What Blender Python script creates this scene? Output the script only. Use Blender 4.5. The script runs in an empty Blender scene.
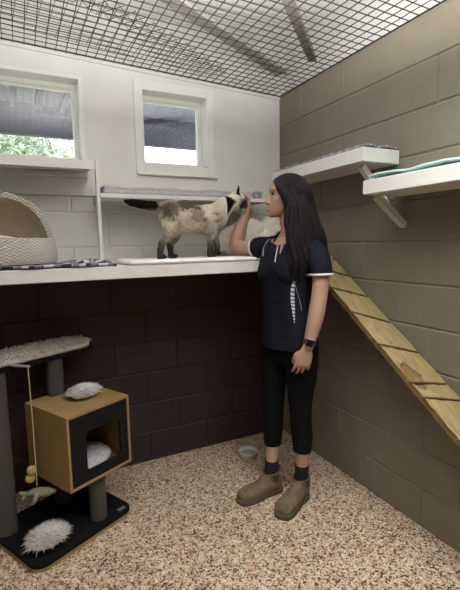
import bpy, bmesh, math, random
from mathutils import Vector, Matrix, noise
from mathutils.bvhtree import BVHTree
random.seed(7)
SC = bpy.context.scene
COL = SC.collection
PI = math.pi

# ------------------------------------------------------------------ materials
def srgb(r, g, b):
    f = lambda c: ((c/255)/12.92 if c/255 <= .04045 else ((c/255+.055)/1.055)**2.4)
    return (f(r), f(g), f(b), 1)

def mat(name, col, rough=.6, var=.12, scale=30, bump=.0, bscale=120, metal=0, spec=.4, stretch=None, sheen=0):
    m = bpy.data.materials.new(name); m.use_nodes = True
    nt = m.node_tree; N = nt.nodes; L = nt.links
    b = N['Principled BSDF']
    b.inputs['Roughness'].default_value = rough; b.inputs['Metallic'].default_value = metal
    b.inputs['Specular IOR Level'].default_value = spec
    if sheen: b.inputs['Sheen Weight'].default_value = sheen
    tc = N.new('ShaderNodeTexCoord'); src = tc.outputs['Object']
    if stretch:
        mp = N.new('ShaderNodeMapping'); mp.inputs['Scale'].default_value = stretch
        L.new(src, mp.inputs['Vector']); src = mp.outputs['Vector']
    nz = N.new('ShaderNodeTexNoise'); nz.inputs['Scale'].default_value = scale; nz.inputs['Detail'].default_value = 4
    L.new(src, nz.inputs['Vector'])
    rp = N.new('ShaderNodeValToRGB')
    c = col
    rp.color_ramp.elements[0].position = .3; rp.color_ramp.elements[1].position = .7
    rp.color_ramp.elements[0].color = (c[0]*(1-var), c[1]*(1-var), c[2]*(1-var), 1)
    rp.color_ramp.elements[1].color = (min(1, c[0]*(1+var)), min(1, c[1]*(1+var)), min(1, c[2]*(1+var)), 1)
    L.new(nz.outputs['Fac'], rp.inputs['Fac']); L.new(rp.outputs['Color'], b.inputs['Base Color'])
    if bump:
        n2 = N.new('ShaderNodeTexNoise'); n2.inputs['Scale'].default_value = bscale; n2.inputs['Detail'].default_value = 3
        L.new(src, n2.inputs['Vector'])
        bp = N.new('ShaderNodeBump'); bp.inputs['Strength'].default_value = bump; bp.inputs['Distance'].default_value = .01
        L.new(n2.outputs['Fac'], bp.inputs['Height']); L.new(bp.outputs['Normal'], b.inputs['Normal'])
    return m

M = {}
M['wall_white'] = mat('painted_white', srgb(226, 225, 221), .55, .03, 6, .15, 300)
M['block_white'] = mat('painted_white_block', srgb(216, 214, 207), .6, .04, 8, .35, 260)
M['maroon'] = mat('painted_maroon_block', srgb(55, 38, 42), .5, .1, 8, .35, 260)
M['tan'] = mat('painted_tan_block', srgb(130, 122, 105), .6, .05, 7, .35, 240)
M['shelf_white'] = mat('shelf_white_paint', srgb(222, 221, 217), .45, .03, 10, .05, 200)
M['frame_white'] = mat('window_white_paint', srgb(232, 234, 228), .4, .03, 10)
M['ceiling'] = mat('ceiling_sheet', srgb(228, 227, 225), .6, .04, 3, .1, 60)
M['wire'] = mat('wire_dark', srgb(58, 54, 50), .5, .15, 60, metal=.3)
M['steel_grey'] = mat('grey_painted_steel', srgb(118, 114, 104), .5, .1, 20)
M['steel_pale'] = mat('pale_painted_steel', srgb(160, 158, 150), .5, .08, 15)
M['awning'] = mat('awning_sheet', srgb(140, 142, 154), .7, .1, 12)
M['awning_dark'] = mat('awning_beam', srgb(60, 63, 80), .7, .2, 30)
M['leaf'] = mat('leaf_green', srgb(150, 166, 132), .6, .3, 5)
M['flower'] = mat('flower_lilac', srgb(176, 168, 212), .6, .2, 5)
M['bark'] = mat('bark', srgb(110, 100, 90), .8, .3, 20)
M['ground_out'] = mat('ground_outside', srgb(150, 150, 130), .9, .2, 3)
M['oak'] = mat('oak_veneer', srgb(150, 124, 80), .5, .12, 14, .05, 60, stretch=(1, 1, 12))
M['black_panel'] = mat('charcoal_panel', srgb(24, 23, 25), .85, .1, 60, .1, 300, spec=.2)
M['carpet_black'] = mat('charcoal_carpet', srgb(22, 21, 24), .95, .2, 160, .4, 500, spec=.15)
M['sisal_grey'] = mat('grey_wrapped_post', srgb(92, 87, 85), .95, .2, 100, .8, 260, stretch=(1, 1, 4))
M['fur_white'] = mat('white_long_fur', srgb(222, 218, 216), .9, .08, 20, sheen=.3)
M['fur_cream'] = mat('cream_fur', srgb(205, 196, 186), .9, .12, 14, sheen=.3)
M['plush'] = mat('cream_plush', srgb(246, 239, 224), .95, .06, 25, 1.0, 90, sheen=.4)
M['fur_grey'] = mat('pale_grey_cushion', srgb(190, 190, 192), .95, .12, 40, .8, 150)
M['string'] = mat('string_tan', srgb(186, 170, 140), .8)
M['ball_tan'] = mat('woven_ball', srgb(205, 178, 118), .8, .35, 110, .8, 200)
M['toy_green'] = mat('toy_green_plush', srgb(142, 146, 112), .9, .12, 60, .5, 250)
M['toy_grey'] = mat('toy_grey_plush', srgb(150, 146, 140), .9, .1, 60, .5, 250)
M['label_grey'] = mat('label_print', srgb(170, 170, 172), .6, .02)
M['lavender'] = mat('lavender_grey_fleece', srgb(186, 182, 188), .95, .07, 30, .6, 150)
M['grey_cloth'] = mat('grey_cloth', srgb(158, 158, 156), .95, .08, 30, .5, 150)
M['mat_white'] = mat('white_padded_mat', srgb(238, 237, 236), .9, .04, 30, .4, 120)
M['mint'] = mat('mint_fleece', srgb(176, 208, 206), .95, .12, 25, .6, 150)
M['ramp_wood'] = mat('ramp_sisal_wood', srgb(160, 141, 100), .9, .2, 70, .6, 160, stretch=(1, .12, .3))
M['ramp_edge'] = mat('ramp_edge_wood', srgb(128, 104, 66), .85, .2, 25)
M['cleat'] = mat('ramp_cleat_wood', srgb(98, 78, 50), .85, .2, 30)
M['metal'] = mat('bright_metal', srgb(220, 220, 220), .3, .05, metal=.8)
M['bowl'] = mat('grey_bowl', srgb(196, 196, 192), .25, .05, 15)
M['bowl_in'] = mat('bowl_water', srgb(150, 152, 150), .08, .03, 10)
M['skin'] = mat('skin', srgb(176, 141, 122), .5, .05, 18, .08, 300)
M['lip'] = mat('lip', srgb(170, 118, 104), .4, .05)
M['hair'] = mat('dark_hair', srgb(22, 18, 18), .5, .4, 60, .9, 90, spec=.3, stretch=(3, 3, .12))
M['brow'] = mat('brow_hair', srgb(48, 38, 34), .7)
M['eye'] = mat('eye_dark', srgb(40, 30, 26), .2)
M['navy'] = mat('navy_polo_knit', srgb(19, 21, 33), .85, .1, 120, .25, 40, spec=.2)
M['piping_grey'] = mat('grey_piping', srgb(150, 150, 156), .7, .03)
M['piping'] = mat('white_piping', srgb(205, 205, 208), .7, .03)
M['legging'] = mat('black_legging', srgb(13, 13, 16), .9, .12, 60, .1, 60, spec=.15)
M['sock'] = mat('black_sock', srgb(22, 22, 24), .9, .1, 100, .3, 300)
M['boot'] = mat('taupe_suede_boot', srgb(108, 94, 72), .8, .16, 30, .25, 150)
M['boot_sole'] = mat('boot_sole_rubber', srgb(84, 73, 56), .75, .12, 30)
M['boot_elastic'] = mat('boot_elastic', srgb(74, 64, 50), .9, .15, 60, .5, 200)
M['strap'] = mat('watch_strap', srgb(60, 56, 54), .6)
M['screen'] = mat('watch_screen', srgb(18, 18, 20), .15)
M['silver'] = mat('chain_silver', srgb(200, 200, 200), .3, metal=.9)
M['button'] = mat('button_dark', srgb(18, 18, 26), .4)
M['pawdark'] = mat('seal_brown', srgb(40, 30, 26), .6)
M['bedin'] = mat('bed_lining', srgb(206, 196, 178), .95, .08, 25, .5, 150)

def floor_mat():
    m = bpy.data.materials.new('epoxy_flake_floor'); m.use_nodes = True
    nt = m.node_tree; N = nt.nodes; L = nt.links; b = N['Principled BSDF']
    b.inputs['Roughness'].default_value = .5
    tc = N.new('ShaderNodeTexCoord')
    def flakes(scale, stops):
        v = N.new('ShaderNodeTexVoronoi'); v.inputs['Scale'].default_value = scale
        nz = N.new('ShaderNodeTexNoise'); nz.inputs['Scale'].default_value = scale*1.3
        mx = N.new('ShaderNodeMix'); mx.data_type = 'VECTOR'; mx.inputs['Factor'].default_value = .01
        L.new(tc.outputs['Object'], nz.inputs['Vector']); L.new(tc.outputs['Object'], mx.inputs[4]); L.new(nz.outputs['Color'], mx.inputs[5])
        L.new(mx.outputs[1], v.inputs['Vector'])
        sp = N.new('ShaderNodeSeparateColor'); L.new(v.outputs['Color'], sp.inputs['Color'])
        r = N.new('ShaderNodeValToRGB'); r.color_ramp.interpolation = 'CONSTANT'
        e = r.color_ramp.elements
        while len(e) < len(stops): e.new(.5)
        for k, (p, c) in enumerate(stops): e[k].position = p; e[k].color = c
        L.new(sp.outputs['Red'], r.inputs['Fac'])
        return r, sp
    big, s1 = flakes(70, [(0, srgb(212, 195, 170)), (.40, srgb(203, 182, 156)), (.65, srgb(222, 208, 186)), (.85, srgb(192, 165, 138))])
    clear = lambda c: (c[0], c[1], c[2], 0)
    sm, s2 = flakes(125, [(0, clear(srgb(216, 196, 172))), (.68, srgb(190, 152, 122)), (.76, srgb(152, 104, 80)), (.82, srgb(96, 72, 58)), (.91, srgb(54, 46, 42))])
    f2, s3 = flakes(210, [(0, clear(srgb(216, 196, 172))), (.82, srgb(124, 90, 70)), (.90, srgb(60, 50, 44))])
    m1 = N.new('ShaderNodeMix'); m1.data_type = 'RGBA'
    L.new(f2.outputs['Alpha'], m1.inputs['Factor']); L.new(big.outputs['Color'], m1.inputs[6]); L.new(f2.outputs['Color'], m1.inputs[7])
    mix = N.new('ShaderNodeMix'); mix.data_type = 'RGBA'
    L.new(sm.outputs['Alpha'], mix.inputs['Factor']); L.new(m1.outputs[2], mix.inputs[6]); L.new(sm.outputs['Color'], mix.inputs[7])
    L.new(mix.outputs[2], b.inputs['Base Color'])
    return m
M['floor'] = floor_mat()

def glass_mat():
    m = bpy.data.materials.new('window_glass'); m.use_nodes = True
    nt = m.node_tree; N = nt.nodes; L = nt.links; N.clear()
    out = N.new('ShaderNodeOutputMaterial'); t = N.new('ShaderNodeBsdfTransparent'); g = N.new('ShaderNodeBsdfGlossy')
    g.inputs['Roughness'].default_value = .03
    mx = N.new('ShaderNodeMixShader'); mx.inputs['Fac'].default_value = .06
    L.new(t.outputs[0], mx.inputs[1]); L.new(g.outputs[0], mx.inputs[2]); L.new(mx.outputs[0], out.inputs['Surface'])
    return m
M['glass'] = glass_mat()

def check_mat(name, ca, cb, cc, sx, sy):
    m = mat(name, ca, .95, .06, 40, .5, 200)
    nt = m.node_tree; N = nt.nodes; L = nt.links; b = N['Principled BSDF']
    tc = N.new('ShaderNodeTexCoord')
    w1 = N.new('ShaderNodeTexChecker'); w1.inputs['Scale'].default_value = sx
    w1.inputs['Color1'].default_value = ca; w1.inputs['Color2'].default_value = cb
    L.new(tc.outputs['Object'], w1.inputs['Vector'])
    w2 = N.new('ShaderNodeTexWave'); w2.inputs['Scale'].default_value = sy; w2.bands_direction = 'X'
    L.new(tc.outputs['Object'], w2.inputs['Vector'])
    rp = N.new('ShaderNodeValToRGB'); rp.color_ramp.interpolation = 'CONSTANT'
    rp.color_ramp.elements[0].color = (0, 0, 0, 1); rp.color_ramp.elements[1].color = (1, 1, 1, 1); rp.color_ramp.elements[1].position = .72
    L.new(w2.outputs['Fac'], rp.inputs['Fac'])
    mx = N.new('ShaderNodeMix'); mx.data_type = 'RGBA'
    L.new(rp.outputs['Color'], mx.inputs['Factor']); L.new(w1.outputs['Color'], mx.inputs[6]); mx.inputs[7].default_value = cc
    L.new(mx.outputs[2], b.inputs['Base Color'])
    return m
M['check'] = check_mat('checked_fleece', srgb(206, 205, 209), srgb(48, 48, 53), srgb(122, 120, 132), 17, 4)
M['plaid'] = check_mat('purple_plaid', srgb(196, 195, 204), srgb(158, 154, 172), srgb(124, 122, 136), 34, 12)
M['hatch'] = check_mat('side_stripe', srgb(210, 210, 212), srgb(210, 210, 212), srgb(70, 72, 88), 5, 34)
for _n in M['hatch'].node_tree.nodes:
    if _n.type == 'TEX_WAVE': _n.bands_direction = 'DIAGONAL'
def knit_mat():
    m = mat('herringbone_knit', srgb(200, 195, 184), .9, .05, 30)
    nt = m.node_tree; N = nt.nodes; L = nt.links; b = N['Principled BSDF']
    tc = N.new('ShaderNodeTexCoord')
    s = N.new('ShaderNodeSeparateXYZ'); L.new(tc.outputs['Object'], s.inputs[0])
    def math_(op, a, bb=None):
        n = N.new('ShaderNodeMath'); n.operation = op
        for i, q in enumerate((a, bb)):
            if q is None: continue
            if isinstance(q, (int, float)): n.inputs[i].default_value = q
            else: L.new(q, n.inputs[i])
        return n.outputs[0]
    sm = math_('ADD', s.outputs['X'], s.outputs['Y'])
    zig = math_('PINGPONG', math_('MULTIPLY', sm, 1.0), .016)
    h = math_('SINE', math_('MULTIPLY', math_('ADD', s.outputs['Z'], math_('MULTIPLY', zig, .8)), 430))
    rp = N.new('ShaderNodeValToRGB')
    rp.color_ramp.elements[0].color = srgb(180, 175, 165); rp.color_ramp.elements[1].color = srgb(208, 204, 194)
    L.new(math_('ADD', math_('MULTIPLY', h, .5), .5), rp.inputs['Fac'])
    L.new(rp.outputs['Color'], b.inputs['Base Color'])
    bp = N.new('ShaderNodeBump'); bp.inputs['Strength'].default_value = .6; bp.inputs['Distance'].default_value = .004
    L.new(h, bp.inputs['Height']); L.new(bp.outputs['Normal'], b.inputs['Normal'])
    return m
M['knit'] = knit_mat()
def cat_mat():
    m = mat('cat_fur', srgb(205, 190, 165), .95, .1, 40, .7, 110, spec=.1)
    nt = m.node_tree; N = nt.nodes; L = nt.links; b = N['Principled BSDF']
    a = N.new('ShaderNodeAttribute'); a.attribute_name = 'fur'
    L.new(a.outputs['Color'], b.inputs['Base Color'])
    return m
M['cat'] = cat_mat()

# ------------------------------------------------------------------ helpers
def obj(name, bm, m, parent=None, smooth=False, mats=None):
    me = bpy.data.meshes.new(name)
    if isinstance(bm, bpy.types.Mesh):
        me = bm; me.name = name
    else:
        bmesh.ops.recalc_face_normals(bm, faces=bm.faces)
        bm.to_mesh(me); bm.free()
    o = bpy.data.objects.new(name, me); COL.objects.link(o)
    if mats:
        for q in mats: me.materials.append(M[q])
    elif m:
        if len(me.materials): me.materials.clear()
        me.materials.append(M[m])
    if smooth:
        for p in me.polygons: p.use_smooth = True
    if parent: attach(o, parent)
    return o

def world_of(o):
    mw = Matrix.LocRotScale(o.location, o.rotation_euler, o.scale)
    if o.parent: mw = world_of(o.parent) @ o.matrix_parent_inverse @ mw
    return mw

def attach(o, parent):
    o.parent = parent; o.matrix_parent_inverse = world_of(parent).inverted()

def tag(o, label=None, cat=None, group=None, kind=None):
    if label: o['label'] = label
    if cat: o['category'] = cat
    if group: o['group'] = group
    if kind: o['kind'] = kind
    return o

def empty(name, loc, label=None, cat=None, group=None, kind=None, rz=0):
    o = bpy.data.objects.new(name, None); COL.objects.link(o)
    o.location = loc; o.rotation_euler = (0, 0, rz); o.empty_display_size = .05
    return tag(o, label, cat, group, kind)

def box(bm, x0, x1, y0, y1, z0, z1, T=None, mi=0, bev=0):
    vs = [Vector((x, y, z)) for x in (x0, x1) for y in (y0, y1) for z in (z0, z1)]
    if T: vs = [T @ v for v in vs]
    v = [bm.verts.new(q) for q in vs]
    fs = [bm.faces.new([v[i] for i in f]) for f in ((0, 1, 3, 2), (4, 6, 7, 5), (0, 4, 5, 1), (2, 3, 7, 6), (0, 2, 6, 4), (1, 5, 7, 3))]
    for f in fs: f.material_index = mi
    if bev:
        es = list({e for f in fs for e in f.edges})
        bmesh.ops.recalc_face_normals(bm, faces=fs)
        bmesh.ops.bevel(bm, geom=es, offset=bev, segments=2, affect='EDGES', profile=.5)
    return bm

def bar(bm, a, b, w, h, up=(0, 0, 1)):
    a = Vector(a); b = Vector(b); d = b-a; l = d.length; d.normalize()
    s = d.cross(Vector(up))
    if s.length < 1e-4: s = d.cross(Vector((1, 0, 0)))
    s.normalize(); u = s.cross(d)
    T = Matrix((( d.x, s.x, u.x, a.x), (d.y, s.y, u.y, a.y), (d.z, s.z, u.z, a.z), (0, 0, 0, 1)))
    return box(bm, 0, l, -w/2, w/2, -h/2, h/2, T)

def catmull(pts, n):
    """pts: list of tuples (any dim); n samples between each pair"""
    out = []
    P = [pts[0]] + list(pts) + [pts[-1]]
    for i in range(1, len(P)-2):
        p0, p1, p2, p3 = P[i-1], P[i], P[i+1], P[i+2]
        for k in range(n):
            t = k/n
            out.append(tuple(.5*((2*b)+(-a+c)*t+(2*a-5*b+4*c-d)*t*t+(-a+3*b-3*c+d)*t**3) for a, b, c, d in zip(p0, p1, p2, p3)))
    out.append(tuple(pts[-1]))
    return out

def tube(bm, pts, seg=14, sub=4, caps=True, flat=None):
    """pts: (x,y,z,r) ; flat: (axis vector, ratio) squashes sections along an axis"""
    P = catmull(pts, sub) if sub > 1 else list(pts)
    c = [Vector(p[:3]) for p in P]; r = [max(p[3], .0008) for p in P]
    tang = []
    for i in range(len(c)):
        a = c[max(0, i-1)]; b = c[min(len(c)-1, i+1)]
        d = (b-a); tang.append(d.normalized() if d.length > 1e-9 else Vector((0, 0, 1)))
    x = tang[0].orthogonal().normalized(); rings = []
    def ring(cen, rad, x, y):
        vs = []
        for k in range(seg):
            a = 2*PI*k/seg; o = x*math.cos(a)*rad+y*math.sin(a)*rad
            if flat:
                ax, q = flat; o = o - ax*(o.dot(ax))*(1-q)
            vs.append(bm.verts.new(cen+o))
        return vs
    for i in range(len(c)):
        x = (x - tang[i]*x.dot(tang[i])).normalized(); y = tang[i].cross(x)
        if caps and i == 0:
            for q in (.97, .75, .4): rings.append(ring(c[0]-tang[0]*r[0]*math.sin(math.acos(1-q*1.0) if False else q*PI/2)*.9, r[0]*max(.08, math.cos(q*PI/2)), x, y))
        rings.append(ring(c[i], r[i], x, y))
        if caps and i == len(c)-1:
            for q in (.4, .75, .97): rings.append(ring(c[i]+tang[i]*r[i]*math.sin(q*PI/2)*.9, r[i]*max(.08, math.cos(q*PI/2)), x, y))
    for a, b in zip(rings, rings[1:]):
        for k in range(seg): bm.faces.new((a[k], a[(k+1) % seg], b[(k+1) % seg], b[k]))
    bm.faces.new(rings[0][::-1]); bm.faces.new(rings[-1])
    return bm

def loft(bm, secs, seg=28, power=2.0):
    """secs: list of (center, axisA*a, axisB*b) vectors"""
    rings = []
    for c, A, B in secs:
        vs = []
        for k in range(seg):
            t = 2*PI*k/seg; ct, st = math.cos(t), math.sin(t)
            e = 2/power
            vs.append(bm.verts.new(Vector(c)+Vector(A)*math.copysign(abs(ct)**e, ct)+Vector(B)*math.copysign(abs(st)**e, st)))
        rings.append(vs)
    for a, b in zip(rings, rings[1:]):
        for k in range(seg): bm.faces.new((a[k], a[(k+1) % seg], b[(k+1) % seg], b[k]))
    bm.faces.new(rings[0][::-1]); bm.faces.new(rings[-1])
    return bm

def ell(bm, c, A, B, D, u=20, v=12):
    """ellipsoid with half-axis vectors A,B,D"""
    c, A, B, D = map(Vector, (c, A, B, D))
    top = bm.verts.new(c+D); bot = bm.verts.new(c-D); rings = []
    for j in range(1, v):
        p = PI*j/v
        rings.append([bm.verts.new(c+D*math.cos(p)+(A*math.cos(2*PI*k/u)+B*math.sin(2*PI*k/u))*math.sin(p)) for k in range(u)])
    for k in range(u):
        bm.faces.new((top, rings[0][k], rings[0][(k+1) % u])); bm.faces.new((bot, rings[-1][(k+1) % u], rings[-1][k]))
    for a, b in zip(rings, rings[1:]):
        for k in range(u): bm.faces.new((a[k], b[k], b[(k+1) % u], a[(k+1) % u]))
    return bm

def sph(bm, c, r, u=14, v=9): return ell(bm, c, (r, 0, 0), (0, r, 0), (0, 0, r), u, v)

def lathe(bm, prof, c=(0, 0, 0), seg=32):
    c = Vector(c); rings = []
    for r, z in prof:
        rings.append([bm.verts.new(c+Vector((r*math.cos(2*PI*k/seg), r*math.sin(2*PI*k/seg), z))) for k in range(seg)])
    for a, b in zip(rings, rings[1:]):
        for k in range(seg): bm.faces.new((a[k], a[(k+1) % seg], b[(k+1) % seg], b[k]))
    return bm

def hull(bm, pts):
    vs = [bm.verts.new(Vector(p)) for p in pts]
    r = bmesh.ops.convex_hull(bm, input=vs)
    return bm

def remesh(bm, vox=.005, smooth=4, fac=.5):
    bmesh.ops.recalc_face_normals(bm, faces=bm.faces)
    me = bpy.data.meshes.new('tmp'); bm.to_mesh(me); bm.free()
    o = bpy.data.objects.new('tmp', me); COL.objects.link(o)
    r = o.modifiers.new('r', 'REMESH'); r.mode = 'VOXEL'; r.voxel_size = vox; r.use_smooth_shade = True
    if smooth:
        s = o.modifiers.new('s', 'SMOOTH'); s.iterations = smooth; s.factor = fac
    dg = bpy.context.evaluated_depsgraph_get(); dg.update()
    m2 = bpy.data.meshes.new_from_object(o.evaluated_get(dg))
    bpy.data.objects.remove(o); bpy.data.meshes.remove(me)
    for p in m2.polygons: p.use_smooth = True
    return m2

def mesh_bvh(me):
    return BVHTree.FromPolygons([v.co.copy() for v in me.vertices], [tuple(p.vertices) for p in me.polygons])

def blades(bm, surf, n, length, rad, rng, lean=.5, droop=.3):
    """surf(): returns point, normal -> tapered bent locks of fur"""
    for _ in range(n):
        p, nn = surf()
        d = (nn + Vector((rng.uniform(-1, 1), rng.uniform(-1, 1), rng.uniform(-.6, .9)))*lean).normalized()
        L = length*rng.uniform(.5, 1.15); r = rad*rng.uniform(.6, 1.2)
        x = d.orthogonal().normalized(); y = d.cross(x); a0 = rng.uniform(0, PI)
        rings = []
        for t, q in ((-.12, 1), (.45, .75)):
            c = p+d*L*t+Vector((0, 0, -droop*L*t*t))
            rings.append([bm.verts.new(c+(x*math.cos(a0+2*PI*k/3)+y*math.sin(a0+2*PI*k/3))*r*q) for k in range(3)])
        tip = bm.verts.new(p+d*L+Vector((0, 0, -droop*L)))
        a, b = rings
        for k in range(3):
            bm.faces.new((a[k], a[(k+1) % 3], b[(k+1) % 3], b[k])); bm.faces.new((b[k], b[(k+1) % 3], tip))

# ------------------------------------------------------------------ the room shell
ROWZ = -.004
def block_face(bm, to3, u0, u1, z0, z1, phase_odd, phase_even, mi_of, g=.0035, d=.005, out=1):
    """chamfered concrete blocks laid in running bond; to3(u, depth, z)"""
    i0 = int(math.floor((z0-ROWZ)/.2+1e-6)); i1 = int(math.ceil((z1-ROWZ)/.2-1e-6))
    for i in range(i0, i1):
        za, zb = max(z0, ROWZ+.2*i), min(z1, ROWZ+.2*(i+1))
        if zb-za < .004: continue
        ph = phase_odd if i % 2 else phase_even
        k0 = int(math.floor((u0-ph)/.4)); k1 = int(math.ceil((u1-ph)/.4))
        for k in range(k0, k1):
            a, b = max(u0, ph+.4*k), min(u1, ph+.4*(k+1))
            if b-a < .012: continue
            o = [(a, za), (b, za), (b, zb), (a, zb)]
            c = .0045
            m1 = [(a+g, za+g), (b-g, za+g), (b-g, zb-g), (a+g, zb-g)]
            m2 = [(a+g+c, za+g+c), (b-g-c, za+g+c), (b-g-c, zb-g-c), (a+g+c, zb-g-c)]
            r0 = [bm.verts.new(to3(x, d, z)) for x, z in o]
            r1 = [bm.verts.new(to3(x, d, z)) for x, z in m1]
            r2 = [bm.verts.new(to3(x, 0, z)) for x, z in m2]
            fs = []
            for A, B in ((r0, r1), (r1, r2)):
                for q in range(4): fs.append(bm.faces.new((A[q], A[(q+1) % 4], B[(q+1) % 4], B[q])))
            fs.append(bm.faces.new(r2))
            for f in fs: f.material_index = mi_of((za+zb)/2)

XL, YF, ZC = -2.7, -3.5, 2.78
LEDGE_T, LEDGE_B, LEDGE_Y = 1.305, 1.245, -.546
meshz = lambda x: 2.392-.037*x

bm = bmesh.new(); box(bm, XL-.1, .1, YF-.1, .1, -.08, 0)
tag(obj('floor', bm, 'floor'), 'cream epoxy floor speckled with brown and rust flakes', 'floor', kind='structure')

# right wall : tan blocks
bm = bmesh.new()
block_face(bm, lambda u, d, z: Vector((d, -u, z)), -.0, 3.5, 0, 2.398, .257, .057, lambda z: 0)
box(bm, .0055, .12, YF, .1, 0, 2.398)
tag(obj('wall_right', bm, 'tan'), 'tan painted concrete block wall behind the ramp', 'wall', kind='structure')

# back wall : maroon blocks under the ledge, white blocks above, white sheet with two window openings on top
ZP = 1.69
W1 = (-2.02, -1.325, 1.885, 2.318); W2 = (-.965, -.553, 1.893, 2.316)
bm = bmesh.new()
block_face(bm, lambda u, d, z: Vector((-u, d, z)), 0, 2.7, 0, 1.262, .804-.8, 1.004-.8, lambda z: 0)
block_face(bm, lambda u, d, z: Vector((-u, d, z)), 0, 2.7, 1.262, ZP-.004, .804-.8, 1.004-.8, lambda z: 1)
box(bm, XL, 0, .0055, .13, 0, 1.262, mi=0); box(bm, XL, 0, .0055, .13, 1.262, ZP-.003, mi=1)
zt = lambda x: meshz(x)
def panel(x0, x1, z0, z1):
    if z1 == 'top':
        v = [bm.verts.new(q) for q in ((x0, -.003, z0), (x1, -.003, z0), (x1, -.003, zt(x1)), (x0, -.003, zt(x0)),
                                       (x0, .13, z0), (x1, .13, z0), (x1, .13, zt(x1)), (x0, .13, zt(x0)))]
        for f in ((0, 1, 2, 3), (4, 7, 6, 5), (0, 4, 5, 1), (1, 5, 6, 2), (2, 6, 7, 3), (3, 7, 4, 0)):
            bm.faces.new([v[i] for i in f]).material_index = 2
    else: box(bm, x0, x1, -.003, .13, z0, z1, mi=2)
g = 0
panel(XL, W1[0]-g, ZP, 'top'); panel(W1[0], W1[1], ZP, W1[2]); panel(W1[0], W1[1], W1[3], 'top')
panel(W1[1], -1.29-g, ZP, 'top'); panel(-1.29+g, W2[0], ZP, 'top')
panel(W2[0], W2[1], ZP, W2[2]); panel(W2[0], W2[1], W2[3], 'top'); panel(W2[1], -.47-g, ZP, 'top'); panel(-.47+g, 0, ZP, 'top')
tag(obj('wall_back', bm, None, mats=['maroon', 'block_white', 'wall_white']), 'back wall, white above the ledge and maroon blocks below', 'wall', kind='structure')

bm = bmesh.new(); box(bm, XL-.1, XL, YF, .13, 0, ZC)
tag(obj('wall_left', bm, 'tan'), 'tan wall at the left side of the room', 'wall', kind='structure')
bm = bmesh.new(); box(bm, XL, .12, YF-.1, YF, 0, ZC)
tag(obj('wall_front', bm, 'tan'), 'tan wall behind the viewer', 'wall', kind='structure')

# roof sheet above the wire mesh: shallow ribs running left to right
bm = bmesh.new()
n = 60; y0, y1 = YF-.1, .2
prev = None
for i in range(n*2+1):
    y = y0+(y1-y0)*i/(n*2); z = ZC+(.012 if i % 2 else 0)
    cur = (bm.verts.new((XL-.1, y, z)), bm.verts.new((1.0, y, z)))
    if prev: bm.faces.new((prev[0], prev[1], cur[1], cur[0]))
    prev = cur
box(bm, XL-.1, 1.0, y0, y1, ZC+.03, ZC+.09)
tag(obj('ceiling', bm, 'ceiling'), 'pale ribbed roof sheet above the wire mesh', 'ceiling', kind='structure')
bm = bmesh.new(); box(bm, .13, .2, y0, y1, 2.38, ZC+.03); box(bm, XL-.1, .13, .132, .2, 2.36, ZC+.03)
tag(obj('wall_beyond', bm, 'wall_white'), 'white wall above and beyond the tan block wall', 'wall', kind='structure')
bm = bmesh.new()
v = [bm.verts.new(q) for q in ((XL, -.014, zt(XL)-.016), (0, -.014, zt(0)-.016), (0, -.014, zt(0)), (XL, -.014, zt(XL)), (XL, -.002, zt(XL)-.016), (0, -.002, zt(0)-.016), (0, -.002, zt(0)), (XL, -.002, zt(XL)))]
for f in ((0, 1, 2, 3), (4, 7, 6, 5), (0, 4, 5, 1), (1, 5, 6, 2), (2, 6, 7, 3), (3, 7, 4, 0)): bm.faces.new([v[i] for i in f])
tag(obj('trim_1', bm, 'wall_white'), 'white batten along the top of the back wall', 'trim', kind='structure')

# wire mesh ceiling
bm = bmesh.new()
k = 0
x = -.018
while x > XL+.02:
    bar(bm, (x, -.018, meshz(x)), (x, -2.9, meshz(x)), .0036, .0036); x -= .0505
y = -.03
while y > -2.9:
    bar(bm, (XL+.01, y, meshz(XL)+.004), (-.006, y, meshz(0)+.004), .0036, .0036); y -= .0535
bar(bm, (-.004, -.018, meshz(0)+.007), (-.004, -2.9, meshz(0)+.007), .008, .006)
bar(bm, (XL+.01, -.018, meshz(XL)+.006), (-.006, -.018, meshz(0)+.006), .005, .005)
tag(obj('wire_mesh_ceiling', bm, 'wire'), 'dark square wire mesh stretched flat below the pale roof', 'mesh')
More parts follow.
